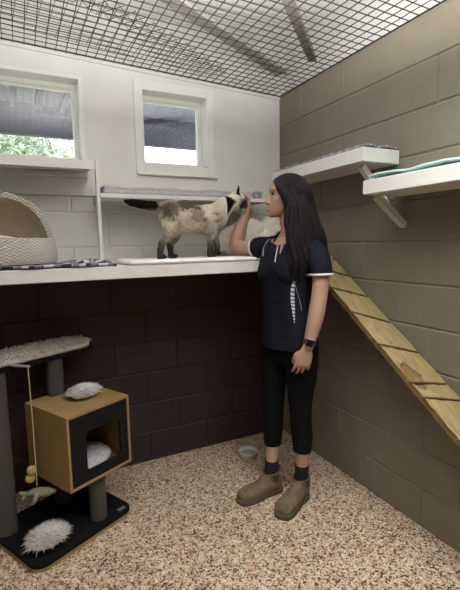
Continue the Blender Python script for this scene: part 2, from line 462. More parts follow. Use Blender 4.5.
# loose offcut of mesh lying on top, wires cut short along one edge
bm = bmesh.new()
P4 = [Vector((-2.55, -.02)), Vector((-.42, -.06)), (Vector((-.47, -.16))), Vector((-1.02, -.36)), Vector((-2.45, -.75))]
P4 = [Vector((-2.55, -.17)), Vector((-.50, -.07)), Vector((-.47, -.16)), Vector((-1.1, -.5)), Vector((-2.45, -.98))]
def inside(p):
    s = None
    for a, b in zip(P4, P4[1:]+P4[:1]):
        c = (b.x-a.x)*(p.y-a.y)-(b.y-a.y)*(p.x-a.x)
        if s is None: s = c > 0
        elif (c > 0) != s: return False
    return True
def clipline(o, d):
    ts = [t*.004 for t in range(-800, 800) if inside(o+d*(t*.004))]
    return (ts[0], ts[-1]) if len(ts) > 3 else None
cen = Vector((-1.4, -.4))
for ang, dz, sp in ((math.radians(4), .02, .05), (math.radians(94), .024, .05), (math.radians(52), .05, .05), (math.radians(128), .05, .06)):
    d = Vector((math.cos(ang), math.sin(ang))); nn = Vector((-d.y, d.x))
    for q in range(-45, 46):
        o = cen+nn*(q*sp+.017); r = clipline(o, d)
        if not r: continue
        a = o+d*r[0]; b = o+d*r[1]
        if dz > .04:   # the crimped band only along the far edge of the offcut
            mid = P4[3]+(P4[2]-P4[3])
            pts = [o+d*t for t in [r[0]+i*.01 for i in range(int((r[1]-r[0])/.01)+1)]]
            e0, e1 = P4[4], P4[2]; ed = (e1-e0).normalized()
            keep = [p for p in pts if abs((p-e0).x*ed.y-(p-e0).y*ed.x) < .10]
            if len(keep) < 2: continue
            a, b = keep[0], keep[-1]
        bar(bm, (a.x, a.y, meshz(a.x)+dz), (b.x, b.y, meshz(b.x)+dz), .0021, .0021)
tag(obj('wire_mesh_offcut', bm, 'wire'), 'loose overlapping piece of wire mesh lying on the mesh ceiling near the back wall', 'mesh')
# braces above the mesh
bm = bmesh.new(); bar(bm, (-.71, -1.06, 2.47), (-.055, -.445, 2.47), .045, .03)
tag(obj('steel_brace', bm, 'steel_grey'), 'dark grey flat steel bar crossing above the wire mesh toward the corner', 'bar')
bm = bmesh.new(); bar(bm, (-1.12, -.62, 2.56), (.02, .0, 2.56), .08, .02)
tag(obj('steel_brace', bm, 'steel_pale'), 'wide pale steel strap above the wire mesh, left of the dark bar', 'bar')

# windows
def window(n, x0, x1, z0, z1, cas, casr, sill_ext, label):
    w = empty('window_%d' % n, (x0, 0, z0), label, 'window', kind='structure')
    bm = bmesh.new(); y = -.014
    box(bm, x0-cas, x0, y, -.003, z0-cas, z1+cas, bev=.002); box(bm, x1, x1+casr, y, -.003, z0-cas, z1+cas, bev=.002)
    box(bm, x0, x1, y, -.003, z1, z1+cas, bev=.002); box(bm, x0, x1, y, -.003, z0-cas, z0, bev=.002)
    obj('casing', bm, 'frame_white', w)
    bm = bmesh.new(); box(bm, x0-cas, x1+casr+sill_ext, -.024, -.003, z0-cas-.016, z0-cas, bev=.003)
    obj('window_sill', bm, 'frame_white', w)
    s = .026; ya, yb = .085, .125
    bm = bmesh.new()
    box(bm, x0, x0+s, ya, yb, z0, z1); box(bm, x1-s, x1, ya, yb, z0, z1)
    box(bm, x0+s, x1-s, ya, yb, z1-s, z1); box(bm, x0+s, x1-s, ya, yb, z0, z0+s)
    box(bm, x0+s, x1-s, ya+.012, yb-.012, z1-s-.012, z1-s)
    obj('window_frame', bm, 'frame_white', w)
    bm = bmesh.new(); box(bm, x0+s, x1-s, .103, .107, z0+s, z1-s)
    obj('glass_pane', bm, 'glass', w)
window(1, *W1, .02, .02, 0, 'wide white framed window above the cave bed, partly out of view')
window(2, *W2, .053, .05, .012, 'small square white framed window above the cat')

# ------------------------------------------------------------------ outside
bm = bmesh.new(); box(bm, -14, 14, .2, 22, -.3, -.2)
tag(obj('ground_outside', bm, 'ground_out'), 'ground beyond the windows', 'ground', kind='structure')
aw = empty('verandah_roof', (-1, 1, 2.6), 'grey corrugated verandah roof seen through the windows', 'roof', kind='structure')
bm = bmesh.new(); prev = None
for i in range(161):
    x = -4+6*i/160; z = 2.80+(.005 if i % 4 in (1, 2) else 0)
    cur = (bm.verts.new((x, .2, z)), bm.verts.new((x, 2.3, z-.03)), )
    if prev: bm.faces.new((prev[0], prev[1], cur[1], cur[0]))
    prev = cur
obj('roof_sheet', bm, 'awning', aw)
bm = bmesh.new(); box(bm, -4, 2, .2, 2.3, 2.84, 2.87)
obj('roof_deck', bm, 'awning', aw)
for k in range(-9, 16):
    if -1.0 < -1.85+.21*k < -.3 and k % 2: pass
    bm = bmesh.new(); box(bm, -1.85+.21*k-.028, -1.85+.21*k+.028, .25, 2.0, 2.70, 2.77)
    if k < 6 and k > -3: obj('rafter', bm, 'awning_dark', aw)
    else: bm.free()
bm = bmesh.new(); box(bm, -4, 2, 2.0, 2.08, 2.47, 2.66); box(bm, -4, 2, 1.99, 2.09, 2.66, 2.685)
obj('fascia_beam', bm, 'awning_dark', aw)
obj('closing_board', box(bmesh.new(), -4, 2, 2.09, 2.12, 2.60, 2.84), 'awning_dark', aw)

rng = random.Random(3)
def tree(x, y, h, cr, nl, m, name, label, flowers=0):
    t = empty(name, (x, y, -.2), label, 'tree')
    bm = bmesh.new(); tube(bm, [(x, y, -.2, .09), (x+.1, y, h*.5, .07), (x-.05, y+.05, h*.8, .03)], 8, 3)
    for q in range(5):
        a = rng.uniform(0, 2*PI); tube(bm, [(x, y, h*.55, .03), (x+cr*.5*math.cos(a), y+cr*.5*math.sin(a), h*.8, .02), (x+cr*.8*math.cos(a), y+cr*.8*math.sin(a), h*.95, .008)], 6, 2)
    obj('trunk', bm, 'bark', t)
    def foliage(nl, s0, mm, nm, clumps):
        bm = bmesh.new(); cl = []
        for q in range(clumps):
            v = Vector((rng.gauss(0, 1), rng.gauss(0, 1), rng.gauss(0, 1))).normalized()*rng.uniform(.3, 1)
            cl.append((Vector((x+v.x*cr, y+v.y*cr*.7, h*.85+v.z*cr)), rng.uniform(.14, .34)))
        for q in range(nl):
            c, rr = rng.choice(cl)
            p = c+Vector((rng.gauss(0, 1), rng.gauss(0, 1), rng.gauss(0, 1)))*rr*.6
            a = Vector((rng.uniform(-1, 1), rng.uniform(-1, 1), rng.uniform(-.6, .6))).normalized(); b = a.orthogonal().normalized()
            s = s0*rng.uniform(.6, 1.3)
            v = [bm.verts.new(p-a*s), bm.verts.new(p+b*s*.4), bm.verts.new(p+a*s), bm.verts.new(p-b*s*.4)]
            bm.faces.new(v)
        obj(nm, bm, mm, t)
    foliage(nl, .055, m, 'foliage', 26)
    if flowers: foliage(flowers, .03, 'flower', 'blossom', 12)
tree(-2.0, 5.2, 3.0, 1.5, 6000, 'leaf', 'leafy_tree', 'leafy pale green tree seen through the wide window', 300)
tree(-.45, 8.6, 4.3, .9, 500, 'leaf', 'blossom_tree', 'sparse lilac flowering tree at the right edge of the wide window', 1600)
tree(3.0, 8.5, 3.5, .8, 900, 'leaf', 'flowering_shrub', 'lilac tinged shrub low in the small window view', 500)

# ------------------------------------------------------------------ ledge and shelves
lg = empty('wall_ledge', (-1.3, -.27, LEDGE_B), 'long white ledge running along the back wall, carrying the cat and the cave bed', 'ledge')
bm = bmesh.new(); box(bm, XL+.01, -.004, LEDGE_Y+.02, -.004, LEDGE_T-.022, LEDGE_T)
obj('ledge_board', bm, 'shelf_white', lg)
bm = bmesh.new(); box(bm, XL+.01, -.004, LEDGE_Y, LEDGE_Y+.02, LEDGE_B, LEDGE_T+.001, bev=.003)
obj('fascia_board', bm, 'shelf_white', lg)
for x in (-2.3, -1.5, -.7, -.06):
    obj('joist', box(bmesh.new(), x-.02, x+.02, LEDGE_Y+.02, -.01, LEDGE_B+.004, LEDGE_T-.022), 'shelf_white', lg)
bm = bmesh.new(); box(bm, -.045, -.004, LEDGE_Y-.035, LEDGE_Y, LEDGE_B+.01, LEDGE_T+.012, bev=.003)
obj('end_block', bm, 'shelf_white', lg)

us = empty('upper_shelf', (-1.7, -.12, 1.80), 'long white upper shelf below the wide window with an upright at its end', 'shelf')
bm = bmesh.new(); box(bm, XL+.01, -1.30, -.25, -.016, 1.822, 1.840); box(bm, XL+.01, -1.30, -.262, -.25, 1.795, 1.842, bev=.002)
obj('shelf_board', bm, 'shelf_white', us)
bm = bmesh.new(); box(bm, -1.298, -1.280, -.262, -.232, LEDGE_T+.001, 1.846, bev=.002)
obj('upright', bm, 'shelf_white', us)
bm = bmesh.new(); box(bm, -1.62, -1.305, -.03, -.004, 1.788, 1.808)
obj('wall_cleat', bm, 'shelf_white', us)
ms = empty('middle_shelf', (-.75, -.12, 1.65), 'white middle shelf below the small window, right of the upright', 'shelf')
bm = bmesh.new(); box(bm, -1.278, -.245, -.245, -.008, 1.658, 1.676); box(bm, -1.278, -.245, -.257, -.245, 1.656, 1.678, bev=.002)
obj('shelf_board', bm, 'shelf_white', ms)
bm = bmesh.new(); box(bm, -1.27, -.25, -.03, -.008, 1.638, 1.658)
obj('wall_cleat', bm, 'shelf_white', ms)

def rshelf(y0, y1, x, z0, z1, label, by, foot):
    s = empty('wall_shelf', (0, (y0+y1)/2, z0), label, 'shelf', 'white shelves on the tan wall')
    bm = bmesh.new(); box(bm, x, -.003, y0, y1, z0, z1, bev=.003)
    obj('shelf_board', bm, 'shelf_white', s)
    for b in by:
        bm = bmesh.new(); bar(bm, (x+.06, b, z0-.006), (-.004, b, foot), .028, .03, (0, 1, 0))
        obj('bracket', bm, 'shelf_white', s)
rshelf(-1.06, -.279, -.237, 1.769, 1.834, 'white bracketed shelf high on the tan wall behind the woman', (-.99, -.36), 1.58)
rshelf(-2.3, -1.075, -.247, 1.614, 1.677, 'lower white bracketed shelf on the tan wall, nearest the viewer', (-1.10, -2.1), 1.475)

# ------------------------------------------------------------------ fabrics
def cloth(name, x0, x1, y0, y1, zf, m, nx=60, ny=24, th=.006, edge=.004, seed=0):
    bm = bmesh.new(); rg = random.Random(seed); G = []
    for i in range(nx+1):
        row = []
        for j in range(ny+1):
            u, v = i/nx, j/ny
            x = x0+(x1-x0)*u; y = y0+(y1-y0)*v
            x += noise.noise(Vector((v*6, seed, u*2)))*edge*2*(1 if u > .5 else -1); y += noise.noise(Vector((u*9, seed+5, v)))*edge*2
            row.append((x, y, zf(x, y, u, v)))
        G.append(row)
    top = [[bm.verts.new(p) for p in r] for r in G]; bot = [[bm.verts.new((p[0], p[1], p[2]-th)) for p in r] for r in G]
    for i in range(nx):
        for j in range(ny):
            bm.faces.new((top[i][j], top[i+1][j], top[i+1][j+1], top[i][j+1])); bm.faces.new((bot[i][j], bot[i][j+1], bot[i+1][j+1], bot[i+1][j]))
    for i in range(nx):
        bm.faces.new((top[i][0], bot[i][0], bot[i+1][0], top[i+1][0])); bm.faces.new((top[i][ny], top[i+1][ny], bot[i+1][ny], bot[i][ny]))
    for j in range(ny):
        bm.faces.new((top[0][j], top[0][j+1], bot[0][j+1], bot[0][j])); bm.faces.new((top[nx][j], bot[nx][j], bot[nx][j+1], top[nx][j+1]))
    return obj(name, bm, m, None, True)

def nz(x, y, s, k=0): return noise.noise(Vector((x*s, y*s, k)))
BZ = LEDGE_T
def zblanket(x, y, u, v):
    b = .017+.003*nz(x, y, 14, 1)
    if x > -1.52: b += .014*max(0, min(1, (x+1.52)/.1))*(.6+.5*math.sin(x*60+y*18))*max(0, min(1, (v)/.3))
    if u > .96: b -= .006*(u-.96)/.04
    return BZ+b+.001
tag(cloth('checked_blanket', -2.2, -1.272, -.548, -.272, zblanket, 'check', 110, 26, .012, .007, 2), 'black and white checked blanket spread under the cave bed', 'blanket')
def pad(name, x0, x1, y0, y1, z0, z1, m, label, cat, r=.01, wob=.004, group=None, folds=0, seed=1):
    bm = bmesh.new()
    if folds:
        h = (z1-z0)/folds
        for k in range(folds):
            box(bm, x0+.004*(k % 2), x1-.005*((k+1) % 2), y0+.003*(k % 2), y1, z0+k*h, z0+(k+1)*h-.0005, bev=h*.42)
    else: box(bm, x0, x1, y0, y1, z0, z1, bev=min(r, (z1-z0)*.45))
    me = remesh(bm, .006, 3)
    for v in me.vertices:
        q = (v.co.z-z0)/(z1-z0)
        v.co.z += wob*noise.noise(v.co*9+Vector((seed, 0, 0)))*max(0, q)*2
        v.co.y += wob*noise.noise(v.co*11+Vector((0, seed, 0)))
        v.co.x += wob*noise.noise(v.co*11+Vector((0, 0, seed)))
        v.co.z = max(v.co.z, z0+.0006)
    return tag(obj(name, me, m), label, cat, group)
pad('sleeping_mat', -1.208, -.50, -.553, -.20, BZ+.001, BZ+.0235, 'mat_white', 'long white padded mat on the ledge under the cat', 'mat', .012, .003)
pad('folded_blanket', -1.262, -.33, -.235, -.03, 1.6775, 1.726, 'lavender', 'lavender grey fleece folded flat on the middle shelf', 'blanket', folds=2, wob=.005)
pad('folded_cloth', -.318, -.252, -.20, -.05, 1.6775, 1.735, 'grey_cloth', 'small grey folded cloth at the right end of the middle shelf', 'cloth', folds=2, wob=.002)
tag(cloth('plaid_blanket', -.234, -.01, -1.055, -.29, lambda x, y, u, v: 1.8355+.007+.006*abs(nz(x, y, 16, 4))+(.004*(1+math.sin(x*60)) if y < -1.02 else 0), 'plaid', 30, 60, .006, .003, 8),
    'thin purple grey plaid blanket on the high shelf behind the woman', 'blanket')
tag(cloth('mint_blanket', -.236, -.012, -2.2, -1.105, lambda x, y, u, v: 1.678+.021+.006*nz(x, y, 12, 2)+.004*math.sin(y*25), 'mint', 30, 80, .010, .004, 9),
    'mint green fleece blanket on the lower shelf nearest the viewer', 'blanket')

# cream plush cushion behind the arm
bm = bmesh.new()
ell(bm, (-.30, -.125, BZ+.115), (.27, 0, 0), (0, .10, 0), (0, 0, .115), 28, 16)
ell(bm, (-.14, -.13, BZ+.15), (.13, 0, 0), (0, .10, 0), (0, 0, .13), 24, 14)
ell(bm, (-.32, -.125, BZ+.15), (.14, 0, 0), (0, .09, 0), (0, 0, .115), 24, 14)
me = remesh(bm, .008, 6)
for v in me.vertices:
    v.co += v.normal*(.010*noise.noise(v.co*22)+.006*noise.noise(v.co*60)); v.co.z = max(v.co.z, BZ+.0185)
    v.co.x = min(v.co.x, -.006); v.co.y = min(v.co.y, -.008)
o = obj('plush_cushion', me, 'plush'); tag(o, 'cream fluffy cushion against the back wall behind the woman\'s arm', 'cushion')

# cave bed
BX, BY, BH = -1.765, -.305, .335
Z0 = BZ+.0215
def cave():
    t = empty('cat_cave_bed', (BX, BY, Z0), 'cream knitted half hooded cat bed on the checked blanket', 'cat bed')
    def shell(scale, zs):
        bm = bmesh.new(); seg = 56; rings = []
        prof = [(.97, 0), (1.0, .06), (1.0, .16), (.985, .26), (.955, .38), (.90, .52), (.80, .68), (.66, .82), (.46, .93), (.22, .99), (.04, 1.0)]
        prof = catmull(prof, 3)
        for r, z in prof:
            ring = []
            for k in range(seg):
                a = 2*PI*k/seg; c, s = math.cos(a), math.sin(a)
                e = 2/2.5
                ring.append(bm.verts.new((BX+.255*scale*r*math.copysign(abs(c)**e, c), BY+.205*scale*r*math.copysign(abs(s)**e, s), Z0+zs+BH*z*scale)))
            rings.append(ring)
        for a, b in zip(rings, rings[1:]):
            for k in range(seg): bm.faces.new((a[k], a[(k+1) % seg], b[(k+1) % seg], b[k]))
        # opening: level rim in front, hood behind a forward leaning plane
        ge = lambda: bm.verts[:]+bm.edges[:]+bm.faces[:]
        pa = Vector((BX, BY, Z0+.118)); na = Vector((0, 0, 1))
        pb = Vector((BX, BY+.015, Z0+.118)); nb = Vector((-.10, -1, -.18)).normalized()
        bmesh.ops.bisect_plane(bm, geom=ge(), plane_co=pa, plane_no=na)
        bmesh.ops.bisect_plane(bm, geom=ge(), plane_co=pb, plane_no=nb)
        bad = [f for f in bm.faces if (f.calc_center_median()-pa).dot(na) > 0 and (f.calc_center_median()-pb).dot(nb) > 0]
        bmesh.ops.delete(bm, geom=bad, context='FACES')
        bmesh.ops.remove_doubles(bm, verts=bm.verts, dist=.0008)
        return bm
    bm = shell(1, 0)
    me = bpy.data.meshes.new('hood'); bmesh.ops.recalc_face_normals(bm, faces=bm.faces); bm.to_mesh(me); bm.free()
    o = bpy.data.objects.new('hood', me); COL.objects.link(o); me.materials.append(M['knit']); me.materials.append(M['bedin'])
    for pl in me.polygons: pl.use_smooth = True
    s = o.modifiers.new('s', 'SOLIDIFY'); s.thickness = .026; s.offset = -1; s.material_offset = 1; s.material_offset_rim = 0
    b = o.modifiers.new('b', 'BEVEL'); b.width = .006; b.segments = 2; b.limit_method = 'ANGLE'
    attach(o, t)
    bm = bmesh.new(); ell(bm, (BX, BY, Z0+.05), (.225, 0, 0), (0, .178, 0), (0, 0, .045), 36, 12)
    ell(bm, (BX-.02, BY-.03, Z0+.085), (.15, 0, 0), (0, .11, 0), (0, 0, .05), 30, 10)
    me = remesh(bm, .007, 5); obj('inner_cushion', me, 'bedin', t)
cave()

# ------------------------------------------------------------------ ramp
A0 = Vector((0, -.604, 1.298)); slope = math.radians(34.9)
dv = Vector((0, -math.cos(slope), -math.sin(slope))); nv = Vector((0, -math.sin(slope), math.cos(slope)))
rampL = (A0.z-.02)/math.sin(slope)
RT = Matrix(((1, dv.x, nv.x, 0), (0, dv.y, nv.y, A0.y), (0, dv.z, nv.z, A0.z), (0, 0, 0, 1)))
rm = empty('cat_ramp', (-.11, A0.y+dv.y*rampL, 0), 'sloping wooden cat ramp with cross cleats along the tan wall', 'ramp')
bm = bmesh.new(); box(bm, -.190, -.012, 0, rampL-.03, -.028, -.004, RT)
obj('plank', bm, 'ramp_edge', rm)
# woven mat stapled on the plank, with a torn hole and frayed edge
bm = bmesh.new(); rg = random.Random(5)
nx, ny = 30, 160
def hole(x, s): return (((x+.155)/.040)**2+((s-.86)/.075)**2) < 1+.5*noise.noise(Vector((x*60, s*40, 0)))
G = {}
for i in range(nx+1):
    for j in range(ny+1):
        x = -.194+.185*i/nx; s = .01+(rampL-.05)*j/ny
        ex = .004*noise.noise(Vector((s*30, i > nx/2, 0)))
        G[i, j] = bm.verts.new(RT @ Vector((x+(ex if i in (0, nx) else 0), s, .0015+.003*noise.noise(Vector((x*30, s*14, 2)))+.0012*math.sin(x*900))))
for i in range(nx):
    for j in range(ny):
        x = -.194+.185*(i+.5)/nx; s = .01+(rampL-.05)*(j+.5)/ny
        if hole(x, s): continue
        bm.faces.new((G[i, j], G[i+1, j], G[i+1, j+1], G[i, j+1]))
r = bmesh.ops.extrude_face_region(bm, geom=bm.faces[:])
for v in r['geom']:
    if isinstance(v, bmesh.types.BMVert): v.co -= nv*.004
for q in range(120):   # frayed fibres at the torn edge and along the left side
    if q < 60: a = rg.uniform(0, 2*PI); x = -.155+.04*math.cos(a); s = .86+.075*math.sin(a)
    else: x = -.193; s = rg.uniform(.02, 1.6)
    p = RT @ Vector((x, s, .002)); dd = Vector((rg.uniform(-1, .4), rg.uniform(-1, 1), rg.uniform(-.3, .8))).normalized()*rg.uniform(.008, .03)
    bar(bm, p, p+dd, .0012, .0012)
obj('woven_mat', bm, 'ramp_wood', rm)
for s, sk in ((.10, .02), (.28, .02), (.475, .025), (.69, .015), (.90, -.005), (.985, .0), (1.2, .01), (1.42, .01), (1.64, .01), (1.86, .0)):
    bm = bmesh.new(); a = RT @ Vector((-.214, s-sk-.02, .004)); b = RT @ Vector((-.02, s+sk+.04, .004))
    tube(bm, [(*a, .0045), (*((a+b)/2+nv*.001), .0055), (*b, .0045)], 8, 3)
    obj('cross_cleat', bm, 'cleat', rm, True)
for x, s in ((-.12, .66), (-.13, .83)):
    bm = bmesh.new(); a = RT @ Vector((x-.006, s, .006)); b = RT @ Vector((x+.006, s+.003, .006)); bar(bm, a, b, .003, .003, nv)
    obj('staple', bm, 'metal', rm)

# ------------------------------------------------------------------ cat tree
TO = Vector((-1.7075, -.73, 0)); TA = math.radians(27.8)
e1 = Vector((math.cos(TA), math.sin(TA), 0)); e2 = Vector((-e1.y, e1.x, 0))
TT = Matrix(((e1.x, e2.x, 0, TO.x), (e1.y, e2.y, 0, TO.y), (0, 0, 1, 0), (0, 0, 0, 1)))
tp = lambda a, b, z: TT @ Vector((a, b, z))
ct = empty('cat_tree', tp(.3, .25, 0), 'dark carpeted cat tree with an oak cube house and grey posts', 'cat tree', rz=TA)
def rounded(bm, x0, x1, y0, y1, z0, z1, r, T, seg=8, bev=.003):
    pts = []
    for cx, cy, a0 in ((x1-r, y1-r, 0), (x0+r, y1-r, 90), (x0+r, y0+r, 180), (x1-r, y0+r, 270)):
        for k in range(seg+1):
            a = math.radians(a0+90*k/seg); pts.append((cx+r*math.cos(a), cy+r*math.sin(a)))
    b = [bm.verts.new(T @ Vector((x, y, z0))) for x, y in pts]; t = [bm.verts.new(T @ Vector((x, y, z1))) for x, y in pts]
    fs = [bm.faces.new(b[::-1]), bm.faces.new(t)]
    n = len(pts)
    for k in range(n): bm.faces.new((b[k], b[(k+1) % n], t[(k+1) % n], t[k]))
    return bm
bm = bmesh.new(); rounded(bm, 0, .541, 0, .46, .002, .018, .06, TT); o = obj('base_board', bm, 'oak', ct)
bm = bmesh.new(); rounded(bm, 0, .541, 0, .46, .018, .032, .06, TT); o = obj('base_carpet', bm, 'carpet_black', ct)
# printed maker's tag at the corner: outlined rectangle with short dashes
bm = bmesh.new()
LT = TT @ Matrix.Translation((.487, .040, .0325)) @ Matrix.Rotation(math.radians(0), 4, 'Z')
for (a, b, c, d) in ((-.02, .02, -.011, -.0095), (-.02, .02, .0095, .011), (-.02, -.0185, -.011, .011), (.0185, .02, -.011, .011),
                     (-.012, -.008, -.004, .004), (-.006, -.002, -.004, .004), (-.002, .004, -.001, .001), (.004, .008, -.004, .004), (.01, .013, -.004, .004)):
    box(bm, a, b, c, d, 0, .0008, LT)
obj('printed_tag', bm, 'label_grey', ct)
def post(a, b, z0, z1, r=.041):
    bm = bmesh.new(); c = tp(a, b, 0)
    lathe(bm, [(0.001, z0), (r, z0), (r, z0+.004), (r*1.01, (z0+z1)/2), (r, z1-.004), (r, z1), (.001, z1)], (c.x, c.y, 0), 28)
    return obj('post', bm, 'sisal_grey', ct, True)
PZ = .832
post(.055, .365, .032, PZ, .05); post(.361, .365, .032, PZ); post(.379, .083, .032, .28)
bm = bmesh.new(); rounded(bm, -.20, .595, .312, .532, PZ, PZ+.022, .10, TT, 12); obj('top_platform', bm, 'carpet_black', ct)
# cube house
hx0, hx1, hy0, hy1, hz0, hz1 = .188, .546, .010, .362, .280, .640
hs = obj('cube_house', box(bmesh.new(), hx0, hx1, hy0+.012, hy1, hz0, hz0+.014, TT), 'oak', ct)
hs.data = hs.data
th = .013
bm = bmesh.new()
box(bm, hx0, hx1, hy0, hy1, hz0, hz0+th, TT); box(bm, hx0, hx0+th, hy0, hy1, hz0+th, hz1-th, TT); box(bm, hx1-th, hx1, hy0, hy1, hz0+th, hz1-th, TT)
# top with a notch for the tall post
box(bm, hx0, .305, hy0, hy1, hz1-th, hz1, TT); box(bm, .305, .418, hy0, .315, hz1-th, hz1, TT); box(bm, .418, hx1, hy0, hy1, hz1-th, hz1, TT)
box(bm, hx0+th, hx1-th, hy1-.012, hy1-.004, hz0+th, hz1-th, TT) if False else None
box(bm, hx0+th, .305, hy1-.008, hy1, hz0+th, hz1-th, TT); box(bm, .418, hx1-th, hy1-.008, hy1, hz0+th, hz1-th, TT); box(bm, .305, .418, .307, .315, hz0+th, hz1-th, TT)
me = bpy.data.meshes.new('cube_house'); bm.to_mesh(me); bm.free(); me.materials.append(M['oak']); hs.data = me
# black front with a square hole
bm = bmesh.new(); fx0, fx1, fz0, fz1 = hx0+th, hx1-th, hz0+th, hz1-th
wx0, wx1, wz0, wz1 = .288, .485, .345, .537
ya, yb = hy0+.004, hy0+.014
bmf = bm
box(bmf, fx0, wx0, ya, yb, fz0, fz1, TT); box(bmf, wx1, fx1, ya, yb, fz0, fz1, TT); box(bmf, wx0, wx1, ya, yb, fz0, wz0, TT); box(bmf, wx0, wx1, ya, yb, wz1, fz1, TT)
for (cx, cz, sx, sz) in ((wx0, wz0, 1, 1), (wx1, wz0, -1, 1), (wx0, wz1, 1, -1), (wx1, wz1, -1, -1)):   # rounded hole corners
    r = .022
    pts = [(cx, cz)]+[(cx+sx*r*(1-math.sin(a)), cz+sz*r*(1-math.cos(a))) for a in [PI/2*k/6 for k in range(7)]]
    A = [bm.verts.new(TT @ Vector((x, ya, z))) for x, z in pts]; B = [bm.verts.new(TT @ Vector((x, yb, z))) for x, z in pts]
    bm.faces.new(A); bm.faces.new(B[::-1])
    for k in range(len(pts)): bm.faces.new((A[k], A[(k+1) % len(pts)], B[(k+1) % len(pts)], B[k]))
o = obj('front_panel', bm, 'black_panel'); attach(o, hs)
# clip arm that carries the toy
bm = bmesh.new(); bar(bm, tp(.115, .3115, PZ+.025), tp(.148, .215, PZ+.025), .018, .006)
obj('toy_arm', bm, 'steel_pale', ct)

def furpad(name, c, a, b, h, T, n, L, rad, m, label, cat, group=None, seed=1, lean=.5, droop=.35):
    rg = random.Random(seed); bm = bmesh.new()
    cc = T @ Vector(c); A = (T.to_3x3() @ Vector((a, 0, 0))); B = (T.to_3x3() @ Vector((0, b, 0)))
    ell(bm, cc+Vector((0, 0, h*.5)), A, B, Vector((0, 0, h*.5)), 28, 8)
    def s():
        while True:
            x, y = rg.uniform(-1, 1), rg.uniform(-1, 1); r2 = x*x+y*y
            if r2 < 1: break
        z = math.sqrt(1-r2)
        p = cc+A*x*.97+B*y*.97+Vector((0, 0, h*.5+h*.45*z))
        nn = (A.normalized()*x*.9+B.normalized()*y*.9+Vector((0, 0, .35+z*.5))).normalized()
        return p, nn
    blades(bm, s, n, L, rad, rg, lean, droop)
    zmin = cc.z+.0008
    for v in bm.verts: v.co.z = max(v.co.z, zmin)
    return tag(obj(name, bm, m, None, True), label, cat, group)
furpad('fur_pad', (.118, .112, .033), .078, .062, .06, TT, 1500, .052, .0034, 'fur_white', 'shaggy white fur pad lying on the cat tree base', 'cat mat', seed=4)
furpad('fur_pad', (.400, .175, .641), .070, .055, .045, TT, 1300, .044, .0032, 'fur_white', 'shaggy white fur pad on the roof of the cube house', 'cat mat', seed=5)
pad_c = tp(.367, .17, .294)
bm = bmesh.new(); ell(bm, pad_c+Vector((0, 0, .035)), e1*.150, e2*.125, Vector((0, 0, .034)), 28, 10); ell(bm, tp(.41, .20, .328), e1*.11, e2*.10, Vector((0, 0, .036)), 20, 10)
me = remesh(bm, .007, 5)
for v in me.vertices: v.co += v.normal*.006*noise.noise(v.co*35); v.co.z = max(v.co.z, .2945)
tag(obj('fleece_cushion', me, 'fur_grey'), 'pale grey fleece cushion inside the cube house', 'cushion')
# long fur cover on the top platform
rg = random.Random(11); bm = bmesh.new()
rounded(bm, -.195, .590, .315, .528, PZ+.0228, PZ+.046, .095, TT, 12)
def s_plat():
    x = rg.uniform(-.19, .585); y = rg.uniform(.318, .525)
    for cx, cy in ((.49, .42), (-.09, .42)):
        if (x > .49 or x < -.09) and (cx > 0) == (x > .2):
            if math.hypot(x-cx, y-cy) > .10: return s_plat()
    edge = (y-.42)/.105
    return tp(x, y, PZ+.044), (e2*edge*.5+Vector((0, 0, 1))+e1*.2).normalized()
blades(bm, s_plat, 3000, .055, .0042, rg, .8, .55)
for v in bm.verts: v.co.z = max(v.co.z, PZ+.0228)
tag(obj('fur_cover', bm, 'fur_cream', None, True), 'cream fur cover laid over the top platform of the cat tree', 'cat mat')

# hanging toy
hp = tp(.146, .222, PZ+.021)
HX, HY = hp.x, hp.y
ht = empty('hanging_cat_toy', (HX, HY, hp.z), 'cat toy hanging on a string with two woven balls and a green plush fish', 'toy')
bm = bmesh.new(); tube(bm, [(HX, HY, hp.z, .0028), (HX+.002, HY, .60, .0028), (HX, HY, .27, .0028)], 6, 3); obj('string', bm, 'string', ht, True)
vr = Vector((.897, -.4415, 0))
for dx, z in ((-.020, .350), (-.030, .309)):
    bm = bmesh.new(); c = Vector((HX, HY, z))+vr*dx
    sph(bm, c, .0205, 16, 10)
    for k in range(7):
        a = Vector((rg.gauss(0, 1), rg.gauss(0, 1), rg.gauss(0, 1))).normalized(); x_ = a.orthogonal().normalized(); y_ = a.cross(x_)
        tube(bm, [(*(c+(x_*math.cos(q*PI/6)+y_*math.sin(q*PI/6))*.0208), .0024) for q in range(13)], 5, 1, False)
    obj('woven_ball', bm, 'ball_tan', ht, True)
bm = bmesh.new(); fz = .238; f0 = Vector((HX, HY, fz))+vr*.012
tube(bm, [(*(f0-vr*.075+Vector((0, 0, -.02))), .006), (*(f0-vr*.05+Vector((0, 0, -.006))), .014), (*(f0-vr*.01), .023), (*(f0+vr*.03), .022), (*(f0+vr*.058+Vector((0, 0, .004))), .013), (*(f0+vr*.072+Vector((0, 0, .006))), .006)], 14, 4)
tube(bm, [(*(f0-vr*.06+Vector((0, 0, -.012))), .010), (*(f0-vr*.085+Vector((0, 0, -.035))), .012), (*(f0-vr*.088+Vector((0, 0, -.05))), .006)], 10, 3)
tube(bm, [(*(f0-vr*.06+Vector((0, 0, -.012))), .010), (*(f0-vr*.092+Vector((0, 0, -.005))), .010), (*(f0-vr*.10+Vector((0, 0, .0))), .005)], 10, 3)
me = remesh(bm, .004, 3); fish = obj('plush_fish', me, 'toy_green', ht)
bm = bmesh.new(); tube(bm, [(*(f0-vr*.005+Vector((-.012, -.018, 0))), .010), (*(f0-vr*.012+Vector((-.015, -.022, -.025))), .013), (*(f0-vr*.02+Vector((-.015, -.022, -.045))), .005)], 10, 3)
o = obj('fin', bm, 'toy_grey', None, True); attach(o, fish)
